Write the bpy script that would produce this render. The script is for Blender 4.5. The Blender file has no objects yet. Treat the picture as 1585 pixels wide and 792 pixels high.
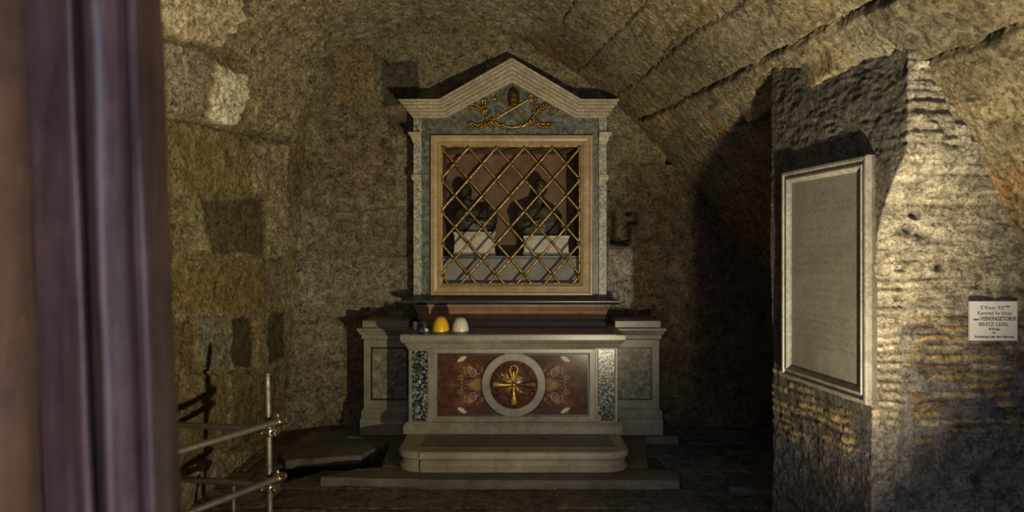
import bpy, math, random
import numpy as np
from mathutils import Vector, Matrix

random.seed(7)
PI = math.pi
SC = bpy.context.scene
COL = SC.collection

# ------------------------------------------------------------------ camera numbers (24 mm on a 36 mm wide frame, 1585x792)
F, CX, HY, EYE = 1056.67, 792.5, 385.0, 2.1


def X_(x, Y):
    return (x - CX) * Y / F


def Z_(y, Y):
    return EYE - (y - HY) * Y / F


# ------------------------------------------------------------------ noise
def _h(ix, iy, iz):
    n = (ix * 73856093) ^ (iy * 19349663) ^ (iz * 83492791)
    n = (n ^ (n >> 13)) * 1274126177
    n = n & 0x7fffffff
    n = (n ^ (n >> 15)) * 461845907
    return ((n >> 8) & 0xffff) / 65535.0


def vnoise(p):
    p = np.asarray(p, dtype=np.float64)
    i = np.floor(p).astype(np.int64)
    f = p - i
    w = f * f * f * (f * (f * 6 - 15) + 10)
    r = 0
    for dx in (0, 1):
        wx = w[:, 0] if dx else 1 - w[:, 0]
        for dy in (0, 1):
            wy = w[:, 1] if dy else 1 - w[:, 1]
            for dz in (0, 1):
                wz = w[:, 2] if dz else 1 - w[:, 2]
                r = r + wx * wy * wz * _h(i[:, 0] + dx, i[:, 1] + dy, i[:, 2] + dz)
    return r * 2 - 1


def fbm(p, freq=1.0, octv=4, gain=0.5, seed=0.0):
    p = np.asarray(p) * freq + seed
    a, s, t = 1.0, 0, 0
    for o in range(octv):
        s = s + a * vnoise(p)
        t += a
        a *= gain
        p = p * 2.03 + 17.3
    return s / t


def ridged(p, freq=1.0, octv=4, gain=0.55, seed=0.0):
    p = np.asarray(p) * freq + seed
    a, s, t = 1.0, 0, 0
    for o in range(octv):
        s = s + a * (1 - np.abs(vnoise(p)) * 2)
        t += a
        a *= gain
        p = p * 2.07 + 9.1
    return s / t


def sstep(a, b, x):
    t = np.clip((x - a) / (b - a), 0, 1)
    return t * t * (3 - 2 * t)


def seg_dist(px, py, a, b):
    ax, ay = a
    bx, by = b
    dx, dy = bx - ax, by - ay
    L = dx * dx + dy * dy + 1e-12
    t = np.clip(((px - ax) * dx + (py - ay) * dy) / L, 0, 1)
    return np.hypot(px - ax - t * dx, py - ay - t * dy)


def line_dist(px, py, pts):
    d = np.full(px.shape, 1e9)
    for a, b in zip(pts[:-1], pts[1:]):
        d = np.minimum(d, seg_dist(px, py, a, b))
    return d


def poly_sd(px, py, pts):
    """signed distance, positive inside"""
    d = line_dist(px, py, list(pts) + [pts[0]])
    ins = np.zeros(px.shape, bool)
    n = len(pts)
    for i in range(n):
        x1, y1 = pts[i]
        x2, y2 = pts[(i + 1) % n]
        if y1 == y2:
            continue
        c = ((y1 > py) != (y2 > py)) & (px < (x2 - x1) * (py - y1) / (y2 - y1) + x1)
        ins ^= c
    return np.where(ins, d, -d)


# ------------------------------------------------------------------ mesh helpers
ORG = {}


def org(parent):
    return ORG.get(parent.name, Vector((0, 0, 0))) if parent else Vector((0, 0, 0))


def thing(name, label, cat, loc, group=None, kind=None, rotz=0.0):
    o = bpy.data.objects.new(name, None)
    o.empty_display_size = 0.1
    COL.objects.link(o)
    o.location = loc
    o.rotation_euler = (0, 0, rotz)
    o['label'] = label
    o['category'] = cat
    if group:
        o['group'] = group
    if kind:
        o['kind'] = kind
    ORG[o.name] = Vector(loc) if rotz == 0 else Vector((0, 0, 0))
    return o


def tag(o, label=None, cat=None, group=None, kind=None):
    for k, v in (('label', label), ('category', cat), ('group', group), ('kind', kind)):
        if v:
            o[k] = v
    return o


class MB:
    def __init__(s):
        s.v, s.f, s.sm = [], [], []

    def add(s, verts, faces, smooth=False):
        n = len(s.v)
        s.v += [tuple(map(float, p)) for p in verts]
        s.f += [tuple(i + n for i in f) for f in faces]
        s.sm += [smooth] * len(faces)
        return s

    def box(s, x0, x1, y0, y1, z0, z1):
        v = [(x, y, z) for z in (z0, z1) for y in (y0, y1) for x in (x0, x1)]
        return s.add(v, [(0, 2, 3, 1), (4, 5, 7, 6), (0, 1, 5, 4), (2, 6, 7, 3), (0, 4, 6, 2), (1, 3, 7, 5)])

    def loft(s, rings, cap0=True, cap1=True, smooth=True, closed=True):
        """rings: list of equal-length point loops"""
        n = len(rings[0])
        v = [p for r in rings for p in r]
        f = []
        m = n if closed else n - 1
        for k in range(len(rings) - 1):
            for i in range(m):
                j = (i + 1) % n
                f.append((k * n + i, k * n + j, (k + 1) * n + j, (k + 1) * n + i))
        b = len(s.f)
        s.add(v, f, smooth)
        if cap0:
            s.add(rings[0][::-1], [tuple(range(n))])
        if cap1:
            s.add(rings[-1], [tuple(range(n))])
        return s

    def prism(s, poly, y0, y1):
        """polygon in XZ extruded along Y"""
        a = [(x, y0, z) for x, z in poly]
        b = [(x, y1, z) for x, z in poly]
        return s.loft([a, b], smooth=False)

    def slab(s, poly, z0, z1):
        a = [(x, y, z0) for x, y in poly]
        b = [(x, y, z1) for x, y in poly]
        return s.loft([a, b], smooth=False)

    def tube(s, pts, r, n=12, caps=True):
        pts = [Vector(p) for p in pts]
        rs = r if isinstance(r, (list, tuple)) else [r] * len(pts)
        rings = []
        up = None
        for i, p in enumerate(pts):
            t = (pts[min(i + 1, len(pts) - 1)] - pts[max(i - 1, 0)]).normalized()
            if up is None:
                up = t.orthogonal().normalized()
            up = (up - t * up.dot(t)).normalized()
            bi = t.cross(up)
            rings.append([p + (up * math.cos(a) + bi * math.sin(a)) * rs[i] for a in [2 * PI * k / n for k in range(n)]])
        return s.loft(rings, caps, caps, True)

    def lathe(s, prof, c=(0, 0, 0), axis=(0, 0, 1), n=24, sx=1.0, sy=1.0):
        ax = Vector(axis).normalized()
        u = ax.orthogonal().normalized() if abs(ax.z) < 0.99 else Vector((1, 0, 0))
        w = ax.cross(u)
        c = Vector(c)
        rings = [[c + ax * z + (u * math.cos(a) * sx + w * math.sin(a) * sy) * max(r, 1e-4) for a in [2 * PI * k / n for k in range(n)]] for r, z in prof]
        return s.loft(rings, True, True, True)

    def rect_loft(s, prof, x0, x1, yf, yb, left=1, right=1):
        """rectangular block whose front and sides follow the profile [(outward, z)...] from bottom to top"""
        rings = []
        for o, z in prof:
            a, b, c = x0 - o * left, x1 + o * right, yf - o
            rings.append([(a, c, z), (b, c, z), (b, yb, z), (a, yb, z)])
        return s.loft(rings, smooth=False)

    def frame(s, ro, ri, prof, y0, ):
        """mitred picture frame in XZ: ro, ri = (x0,x1,z0,z1); prof [(t, forward)] from outer to inner; front towards -Y"""
        rings = []
        for t, p in prof:
            r = [ro[k] + (ri[k] - ro[k]) * t for k in range(4)]
            rings.append([(r[0], y0 - p, r[2]), (r[1], y0 - p, r[2]), (r[1], y0 - p, r[3]), (r[0], y0 - p, r[3])])
        return s.loft(rings, False, False, False)

    def build(s, name, mat, parent=None, bevel=0, seg=2, o=None):
        off = org(parent) if o is None else Vector(o)
        me = bpy.data.meshes.new(name)
        me.from_pydata([(a - off.x, b - off.y, c - off.z) for a, b, c in s.v], [], s.f)
        me.polygons.foreach_set('use_smooth', s.sm)
        me.validate()
        me.update()
        ob = bpy.data.objects.new(name, me)
        COL.objects.link(ob)
        if mat:
            me.materials.append(mat)
        if parent:
            ob.parent = parent
            ORG[ob.name] = off
        elif o is not None:
            ob.location = o
            ORG[ob.name] = Vector(o)
        if bevel:
            m = ob.modifiers.new('bevel', 'BEVEL')
            m.width = bevel
            m.segments = seg
            m.limit_method = 'ANGLE'
            m.angle_limit = math.radians(40)
        return ob


def grid_mesh(name, P, C, mat, keep=None, parent=None, flip=False):
    """P (n,m,3), C (n,m,3) -> one mesh with a stone colour attribute"""
    n, m = P.shape[:2]
    idx = np.arange(n * m).reshape(n, m)
    q = np.stack([idx[:-1, :-1], idx[1:, :-1], idx[1:, 1:], idx[:-1, 1:]], -1).reshape(-1, 4)
    if keep is not None:
        k = keep.reshape(-1)
        q = q[k[q].all(1)]
    if flip:
        q = q[:, ::-1]
    me = bpy.data.meshes.new(name)
    me.vertices.add(n * m)
    me.vertices.foreach_set('co', P.reshape(-1).astype(np.float32))
    me.loops.add(q.size)
    me.loops.foreach_set('vertex_index', q.reshape(-1).astype(np.int32))
    me.polygons.add(len(q))
    me.polygons.foreach_set('loop_start', np.arange(0, q.size, 4, dtype=np.int32))
    me.polygons.foreach_set('use_smooth', np.ones(len(q), bool))
    ca = me.color_attributes.new('stone', 'FLOAT_COLOR', 'POINT')
    rgba = np.ones((n * m, 4), np.float32)
    rgba[:, :3] = np.clip(C.reshape(-1, 3), 0, 1)
    ca.data.foreach_set('color', rgba.reshape(-1))
    me.update()
    me.validate()
    o = bpy.data.objects.new(name, me)
    COL.objects.link(o)
    me.materials.append(mat)
    if parent:
        o.parent = parent
    return o


# ------------------------------------------------------------------ materials
def nodes_of(name):
    m = bpy.data.materials.new(name)
    m.use_nodes = True
    nt = m.node_tree
    b = nt.nodes['Principled BSDF']
    return m, nt, b


def N(nt, t, **kw):
    n = nt.nodes.new(t)
    for k, v in kw.items():
        if hasattr(n, k) and k not in n.inputs:
            setattr(n, k, v)
        else:
            n.inputs[k].default_value = v
    return n


def ramp(nt, src, stops, interp='LINEAR'):
    r = nt.nodes.new('ShaderNodeValToRGB')
    r.color_ramp.interpolation = interp
    el = r.color_ramp.elements
    while len(el) < len(stops):
        el.new(0.5)
    for e, (p, c) in zip(el, stops):
        e.position = p
        e.color = (*c, 1) if len(c) == 3 else c
    nt.links.new(src, r.inputs[0])
    return r.outputs[0]


def noise(nt, vec, scale, detail=6, rough=0.6, dist=0.0):
    n = nt.nodes.new('ShaderNodeTexNoise')
    n.inputs['Scale'].default_value = scale
    n.inputs['Detail'].default_value = detail
    n.inputs['Roughness'].default_value = rough
    n.inputs['Distortion'].default_value = dist
    nt.links.new(vec, n.inputs['Vector'])
    return n.outputs['Fac']


def mixc(nt, fac, a, b, mode='MIX'):
    m = nt.nodes.new('ShaderNodeMix')
    m.data_type = 'RGBA'
    m.blend_type = mode
    for sock, val in ((m.inputs[0], fac), (m.inputs[6], a), (m.inputs[7], b)):
        if hasattr(val, 'is_linked'):
            nt.links.new(val, sock)
        elif isinstance(val, (int, float)):
            sock.default_value = val
        else:
            sock.default_value = (*val, 1)
    return m.outputs[2]


def bump(nt, bsdf, h, strength=0.3, dist=0.01, prev=None):
    b = nt.nodes.new('ShaderNodeBump')
    b.inputs['Strength'].default_value = strength
    b.inputs['Distance'].default_value = dist
    nt.links.new(h, b.inputs['Height'])
    if prev is not None:
        nt.links.new(prev, b.inputs['Normal'])
    nt.links.new(b.outputs[0], bsdf.inputs['Normal'])
    return b.outputs[0]


def coords(nt):
    return nt.nodes.new('ShaderNodeTexCoord').outputs['Object']


def stone_attr(name, fine=38.0, bstr=1.0, rough=0.92, lo=0.42, hi=1.6):
    """rough masonry: stone colour per vertex, mottling and pitting from noise"""
    m, nt, b = nodes_of(name)
    a = nt.nodes.new('ShaderNodeAttribute')
    a.attribute_name = 'stone'
    v = coords(nt)
    n1 = noise(nt, v, fine, 8, 0.72)
    n2 = noise(nt, v, fine * 0.22, 6, 0.65, 0.6)
    c = mixc(nt, 1.0, a.outputs['Color'], ramp(nt, n1, [(0.34, (lo, lo, lo)), (0.66, (hi, hi, hi))]), 'MULTIPLY')
    c = mixc(nt, 1.0, c, ramp(nt, n2, [(0.34, (.52, .51, .49)), (0.66, (1.36, 1.36, 1.38))]), 'MULTIPLY')
    n3 = noise(nt, v, fine * .42, 9, 0.72, 1.4)
    pit = ramp(nt, n3, [(0.37, (.38, .36, .33)), (0.46, (1, 1, 1)), (0.60, (1, 1, 1)), (0.70, (1.4, 1.38, 1.32))])
    c = mixc(nt, 1.0, c, pit, 'MULTIPLY')
    nt.links.new(c, b.inputs['Base Color'])
    b.inputs['Roughness'].default_value = rough
    b.inputs['Specular IOR Level'].default_value = 0.25
    p = bump(nt, b, n1, bstr, 0.036)
    p = bump(nt, b, n2, bstr * 0.8, 0.06, p)
    bump(nt, b, pit, bstr * 0.8, 0.02, p)
    return m


def marble(name, base, vein, scale=6.0, rough=0.3, amount=0.45, dirt=(.55, .5, .42), fine=60, spec=0.5):
    m, nt, b = nodes_of(name)
    v = coords(nt)
    w = noise(nt, v, scale, 8, 0.62, 1.6)
    c = ramp(nt, w, [(0.40, base), (0.5, vein), (0.54, base)])
    c = mixc(nt, amount, base, c)
    d = noise(nt, v, 2.3, 7, 0.7, 0.3)
    c = mixc(nt, 1.0, c, ramp(nt, d, [(0.3, dirt), (0.62, (1, 1, 1))]), 'MULTIPLY')
    s = noise(nt, v, fine, 5, 0.7)
    c = mixc(nt, 1.0, c, ramp(nt, s, [(0.3, (.8, .8, .8)), (0.7, (1.12, 1.12, 1.12))]), 'MULTIPLY')
    nt.links.new(c, b.inputs['Base Color'])
    b.inputs['Roughness'].default_value = rough
    b.inputs['Specular IOR Level'].default_value = spec
    bump(nt, b, s, 0.12, 0.003)
    return m


def breccia(name, dark, mid, light, scale=22.0, rough=0.25, bstr=0.12, t=(0.36, 0.5, 0.62), vor=0.5):
    """spotted marble: angular fragments in a dark ground"""
    m, nt, b = nodes_of(name)
    v = coords(nt)
    n = noise(nt, v, scale, 5, 0.6, 1.2)
    c = ramp(nt, n, [(t[0], dark), (t[1], mid), (t[2], light)])
    vo = nt.nodes.new('ShaderNodeTexVoronoi')
    vo.inputs['Scale'].default_value = scale * 1.3
    nt.links.new(v, vo.inputs['Vector'])
    c2 = mixc(nt, vor, c, mixc(nt, 1.0, c, vo.outputs['Color'], 'OVERLAY'))
    bw = nt.nodes.new('ShaderNodeRGBToBW')
    nt.links.new(vo.outputs['Color'], bw.inputs[0])
    c2 = mixc(nt, vor, c, mixc(nt, 1.0, c, ramp(nt, bw.outputs[0], [(0.2, (.45, .45, .45)), (0.8, (1.5, 1.5, 1.5))]), 'MULTIPLY'))
    nt.links.new(c2, b.inputs['Base Color'])
    b.inputs['Roughness'].default_value = rough
    bump(nt, b, n, bstr, 0.004)
    return m


def metal(name, col, rough=0.35, dark=0.35, scale=40, met=1.0, bstr=0.15):
    m, nt, b = nodes_of(name)
    v = coords(nt)
    n = noise(nt, v, scale, 6, 0.65)
    c = ramp(nt, n, [(0.35, tuple(x * dark for x in col)), (0.62, col)])
    nt.links.new(c, b.inputs['Base Color'])
    b.inputs['Metallic'].default_value = met
    nt.links.new(ramp(nt, n, [(0.3, (rough + .25,) * 3), (0.7, (rough,) * 3)]), b.inputs['Roughness'])
    bump(nt, b, n, bstr, 0.004)
    return m


def plain(name, col, rough=0.6, scale=30, var=0.2, bstr=0.05, coat=0.0, met=0.0):
    m, nt, b = nodes_of(name)
    v = coords(nt)
    n = noise(nt, v, scale, 5, 0.6)
    c = ramp(nt, n, [(0.3, tuple(x * (1 - var) for x in col)), (0.7, tuple(min(1, x * (1 + var)) for x in col))])
    nt.links.new(c, b.inputs['Base Color'])
    b.inputs['Roughness'].default_value = rough
    b.inputs['Metallic'].default_value = met
    b.inputs['Coat Weight'].default_value = coat
    b.inputs['Coat Roughness'].default_value = 0.15
    bump(nt, b, n, bstr, 0.004)
    return m


def red_panel_mat(cx, cz):
    """book-matched red marble: the veining is mirrored left-right and top-bottom about the panel centre"""
    m, nt, b = nodes_of('red_bookmatched_marble')
    v = coords(nt)
    sub = N(nt, 'ShaderNodeVectorMath', operation='SUBTRACT')
    sub.inputs[1].default_value = (cx, 0, cz)
    nt.links.new(v, sub.inputs[0])
    ab = N(nt, 'ShaderNodeVectorMath', operation='ABSOLUTE')
    nt.links.new(sub.outputs[0], ab.inputs[0])
    p = ab.outputs[0]
    base = ramp(nt, noise(nt, p, 9, 7, 0.68, 1.0), [(0.3, (.042, .017, .012)), (0.55, (.092, .040, .027)), (0.72, (.17, .088, .058))])
    pk = noise(nt, p, 36, 6, 0.7, 1.5)
    base = mixc(nt, 1.0, base, ramp(nt, pk, [(0.3, (.55, .55, .55)), (0.72, (1.5, 1.5, 1.4))]), 'MULTIPLY')

    def blob(px, pz, sx, sz, rot, amp, t0, t1):
        mp = N(nt, 'ShaderNodeMapping')
        mp.vector_type = 'TEXTURE'
        mp.inputs['Location'].default_value = (px, 0, pz)
        mp.inputs['Rotation'].default_value = (0, rot, 0)
        mp.inputs['Scale'].default_value = (sx, 50, sz)
        nt.links.new(p, mp.inputs['Vector'])
        ln = N(nt, 'ShaderNodeVectorMath', operation='LENGTH')
        nt.links.new(mp.outputs[0], ln.inputs[0])
        nz = noise(nt, p, 17, 6, 0.7, 1.0)
        ad = N(nt, 'ShaderNodeMath', operation='MULTIPLY_ADD')
        nt.links.new(nz, ad.inputs[0])
        ad.inputs[1].default_value = amp
        nt.links.new(ln.outputs['Value'], ad.inputs[2])
        return ramp(nt, ad.outputs[0], [(t0, (1, 1, 1)), (t1, (0, 0, 0))])
    # honey-coloured diamond beside the roundel, cream veins round it, pale blobs in the corners
    dia = blob(.36, 0.0, .20, .10, 0.0, .9, .80, 1.0)
    base = mixc(nt, dia, base, (.22, .10, .035))
    ve = noise(nt, p, 7.5, 8, 0.6, 2.2)
    vm = ramp(nt, ve, [(0.46, (0, 0, 0)), (0.492, (.9, .9, .9)), (0.52, (0, 0, 0))])
    zone = blob(.42, .10, .26, .22, 0.0, .8, .85, 1.25)
    base = mixc(nt, mixc(nt, 1.0, vm, zone, 'MULTIPLY'), base, (.48, .33, .17))
    pale = blob(.515, .255, .085, .035, 0.55, .8, .95, 1.12)
    base = mixc(nt, pale, base, (.55, .44, .33))
    nt.links.new(base, b.inputs['Base Color'])
    b.inputs['Roughness'].default_value = 0.14
    bump(nt, b, pk, 0.06, 0.002)
    return m


M = {}
M['masonry'] = stone_attr('rough_tufa_masonry')
M['brickwork'] = stone_attr('old_brickwork', fine=55, bstr=0.9, lo=.5, hi=1.5)
M['flag'] = stone_attr('worn_flagstone', fine=26, bstr=0.35, rough=0.6)
M['white'] = marble('greyish_white_marble', (.28, .26, .20), (.15, .145, .12), 5.0, 0.32)
M['white_dull'] = marble('dull_cream_marble', (.28, .26, .20), (.26, .23, .18), 4.0, 0.5)
M['step'] = marble('worn_step_marble', (.34, .305, .215), (.20, .18, .14), 4.0, 0.5)
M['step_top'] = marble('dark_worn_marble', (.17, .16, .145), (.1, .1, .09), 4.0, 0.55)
M['kerb'] = marble('grey_kerb_stone', (.16, .143, .108), (.12, .11, .09), 6.0, 0.8, dirt=(.35, .33, .28))
M['gable'] = marble('speckled_cornice_marble', (.56, .49, .345), (.22, .18, .12), 16.0, 0.5, 0.8, dirt=(.62, .58, .5))
M['green'] = breccia('green_porphyry_marble', (.038, .043, .032), (.105, .112, .082), (.26, .26, .20), 16, 0.4, t=(.36, .52, .74), vor=.35)
M['speckle'] = breccia('grey_speckled_marble', (.08, .08, .065), (.28, .26, .20), (.50, .46, .36), 26, 0.4, t=(.34, .48, .64), vor=.3)
M['yellow_marble'] = marble('yellow_siena_marble', (.46, .34, .17), (.30, .19, .08), 5.0, 0.38, 0.6, dirt=(.7, .62, .5))
M['pink'] = marble('pinkish_marble', (.33, .19, .11), (.2, .1, .06), 8.0, 0.5)
M['dark_green'] = marble('dark_green_marble', (.035, .04, .034), (.09, .09, .08), 8.0, 0.3)
M['inlay_dark'] = breccia('black_white_green_breccia', (.010, .013, .013), (.075, .09, .075), (.38, .39, .35), 34, 0.18, 0.3, t=(.45, .52, .62), vor=.45)
M['inlay_grey'] = breccia('grey_ochre_breccia', (.09, .095, .075), (.19, .18, .135), (.33, .28, .17), 14, 0.2, 0.2, t=(.36, .52, .68), vor=.4)
M['line_dark'] = plain('black_marble_fillet', (.012, .01, .009), 0.35)
M['gold'] = metal('gilded_metal', (.62, .40, .10), 0.34, 0.30, 60)
M['gold_dull'] = metal('tarnished_gilding', (.17, .09, .035), 0.5, 0.4, 60)
M['brass'] = metal('brass_lattice', (.55, .38, .14), 0.42, 0.35, 30)
M['bronze'] = metal('dark_bronze', (.085, .085, .058), 0.42, 0.4, 22, 0.6, 0.3)
M['niche'] = plain('faded_red_plaster', (.16, .095, .06), 0.9, 5, 0.35, 0.2)
M['niche_slab'] = marble('grey_slab', (.26, .24, .20), (.18, .17, .15), 4, 0.6)
M['plaque'] = marble('grey_inscribed_marble', (.16, .15, .125), (.11, .10, .085), 3.0, 0.5, 0.4, dirt=(.75, .73, .68))
M['plaque_frame'] = marble('plaque_frame_marble', (.22, .205, .17), (.12, .11, .095), 9.0, 0.45, 0.7)
M['engrave'] = plain('worn_engraved_paint', (.07, .065, .055), 0.8)
M['sign'] = plain('white_sign_board', (.46, .44, .41), 0.5, 20, 0.06)
M['ink'] = plain('black_sign_paint', (.02, .018, .018), 0.6)
M['galv'] = metal('galvanised_steel', (.27, .255, .22), 0.48, 0.55, 26, 0.9)
M['chrome'] = metal('plated_steel_coupler', (.62, .55, .38), 0.2, 0.5, 40)
M['yellow'] = plain('glossy_yellow_plastic', (.75, .47, .015), 0.25, 12, 0.06, 0.02, 0.5)
M['hatwhite'] = plain('white_plastic', (.66, .62, .54), 0.3, 12, 0.06, 0.02, 0.4)
M['hatgreen'] = plain('dark_green_plastic', (.035, .05, .026), 0.35, 12, 0.2, 0.03)
M['blue'] = plain('dark_blue_cloth', (.03, .032, .14), 0.8, 50, 0.4, 0.3)
M['whitecloth'] = plain('white_cloth', (.5, .47, .52), 0.85, 40, 0.2, 0.3)
M['hatdark'] = plain('black_strap', (.02, .018, .016), 0.7)


def wood_mat(name, c0, c1, coat=0.25, rough=0.5):
    m, nt, b = nodes_of(name)
    v = coords(nt)
    mp = N(nt, 'ShaderNodeMapping')
    mp.inputs['Scale'].default_value = (26, 26, 2.2)
    nt.links.new(v, mp.inputs['Vector'])
    n = noise(nt, mp.outputs[0], 2.0, 8, 0.65, 0.6)
    c = ramp(nt, n, [(0.3, c0), (0.7, c1)])
    d = noise(nt, v, 9, 6, 0.7)
    c = mixc(nt, 1.0, c, ramp(nt, d, [(0.35, (.6, .6, .6)), (0.65, (1.25, 1.2, 1.2))]), 'MULTIPLY')
    nt.links.new(c, b.inputs['Base Color'])
    b.inputs['Roughness'].default_value = rough
    b.inputs['Coat Weight'].default_value = coat
    b.inputs['Coat Roughness'].default_value = 0.45
    bump(nt, b, n, 0.25, 0.004, bump(nt, b, d, 0.5, 0.006))
    return m


M['wood'] = wood_mat('dark_varnished_wood', (.050, .024, .020), (.145, .076, .064))
M['wood_ochre'] = wood_mat('worn_ochre_wood', (.10, .046, .016), (.175, .083, .031), 0.0, 0.75)

# ------------------------------------------------------------------ the chamber: left wall, vault and right wall from one sweep
PROF = [(-2.66, -.35), (-2.62, .3), (-2.54, 1.2), (-2.47, 2.2), (-2.42, 3.0), (-2.38, 3.5), (-2.28, 3.95), (-2.05, 4.30),
        (-1.6, 4.52), (-.9, 4.63), (-.2, 4.55), (.3, 4.38), (.8, 4.12), (1.27, 3.76), (2.03, 2.98), (2.52, 2.36),
        (2.86, 1.75), (3.02, 1.0), (3.08, .3), (3.1, -.35)]


def catmull(pts, k=40):
    p = np.array([pts[0]] + list(pts) + [pts[-1]], float)
    out = []
    for i in range(1, len(p) - 2):
        for t in np.arange(k) / k:
            a, b, c, d = p[i - 1], p[i], p[i + 1], p[i + 2]
            out.append(.5 * (2 * b + (c - a) * t + (2 * a - 5 * b + 4 * c - d) * t * t + (3 * b - a - 3 * c + d) * t ** 3))
    out.append(p[-2])
    return np.array(out)


_c = catmull(PROF)
_s = np.concatenate([[0], np.cumsum(np.hypot(*np.diff(_c, axis=0).T))])
STOT = _s[-1]


def prof_at(s):
    return np.stack([np.interp(s, _s, _c[:, 0]), np.interp(s, _s, _c[:, 1])], -1)


K_RISE = .02                                                # the vault rises gently towards the end wall


def prof_at(s):
    return np.stack([np.interp(s, _s, _c[:, 0]), np.interp(s, _s, _c[:, 1])], -1)


def s_of_z(z, left=True):
    m = len(_c) // 2
    if left:
        return float(np.interp(z, _c[:m, 1], _s[:m]))
    return float(np.interp(-z, -_c[m:, 1], _s[m:]))


S_SPRING = s_of_z(3.9)
S_RIGHT = s_of_z(1.65, False)


def rise(s, Y):
    w = sstep(S_SPRING + .6, S_SPRING + 2.2, s) * (1 - sstep(S_RIGHT - .6, S_RIGHT + .8, s))
    return K_RISE * w * (np.minimum(Y, 8.3) - 8.05)


_sd = np.linspace(0, STOT, 6000)
_pd = prof_at(_sd)


def room_px(x, y):
    """where the sight line through a photo point meets the swept masonry: (arc length, depth)"""
    kx, kz = (x - CX) / F, (HY - y) / F
    if abs(kx) > .3 * abs(kz):
        Y = _pd[:, 0] / kx
    else:
        w = rise(_sd, 7.05) / -1.0
        Y = (_pd[:, 1] - EYE - 8.05 * w) / (kz - w)
    r = np.hypot(_pd[:, 0] - kx * Y, _pd[:, 1] + rise(_sd, Y) - EYE - kz * Y)
    r[(Y < .8) | (Y > 12)] = 1e9
    i = int(np.argmin(r))
    return (float(_sd[i]), float(Y[i]))


ns = int(STOT / 0.0175)
sv = np.linspace(0, STOT, ns)
yv = np.concatenate([np.arange(1.0, 2.3, .06), np.arange(2.3, 8.35, .0175)])
S, YY = np.meshgrid(sv, yv, indexing='ij')
xz = prof_at(S.ravel())
ds = 0.02
tan = prof_at(np.clip(S.ravel() + ds, 0, STOT)) - prof_at(np.clip(S.ravel() - ds, 0, STOT))
tan /= np.linalg.norm(tan, axis=1, keepdims=True)
nor = np.stack([tan[:, 1], -tan[:, 0]], -1)              # inward
p3 = np.stack([xz[:, 0], YY.ravel(), xz[:, 1] + rise(S.ravel(), YY.ravel())], -1)
s_, y_ = S.ravel(), YY.ravel()
wq = fbm(p3, 3.0, 4, seed=5)
wq2 = fbm(p3, 3.0, 4, seed=51)
sw, yw = s_ + .05 * wq, y_ + .06 * wq2

low = fbm(p3, 1.1, 3, seed=2)
mid = fbm(p3, 5.0, 4, seed=9)
rdg = ridged(p3, 9.0, 4, seed=3)
fin = fbm(p3, 26.0, 3, seed=8)
crn = ridged(p3, 19.0, 2, seed=61)
right = sstep(S_SPRING + 2.0, S_SPRING + 3.4, s_)          # dressed vault stones towards the right
leftw = 1 - sstep(S_SPRING - .3, S_SPRING + .5, s_)
disp = .035 * low + .022 * mid * (1 - .3 * right) + .018 * rdg * (1 - .5 * right) + .008 * fin + .013 * crn * (1 - .3 * right)
# general stone colours; the stones round the crown are greyer; extra paleness paints light into them
crownw = sstep(S_SPRING + .2, S_SPRING + .9, s_) * (1 - sstep(S_SPRING + 3.0, S_SPRING + 4.2, s_))
tone = fbm(p3, 1.7, 4, seed=20)
hue = fbm(p3, 2.6, 4, seed=31)
base = (np.array([.25, .205, .12])[None] * (1 - .5 * crownw[:, None]) + .5 * crownw[:, None] * np.array([.34, .30, .215])[None]) * (1 + .30 * tone[:, None])
base = base * (1 + np.stack([.10 * hue, 0 * hue, -.26 * hue], -1))
base = base * (1 - .24 * right[:, None])
base = base * (1 + .25 * (rdg * (1 - right))[:, None])
# ochre iron stains on the vault
st = sstep(.25, .55, fbm(p3, 1.3, 4, seed=77)) * right
base = base * (1 - st[:, None]) + st[:, None] * np.array([.24, .145, .055])[None] * (1 + .3 * mid[:, None])

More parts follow.
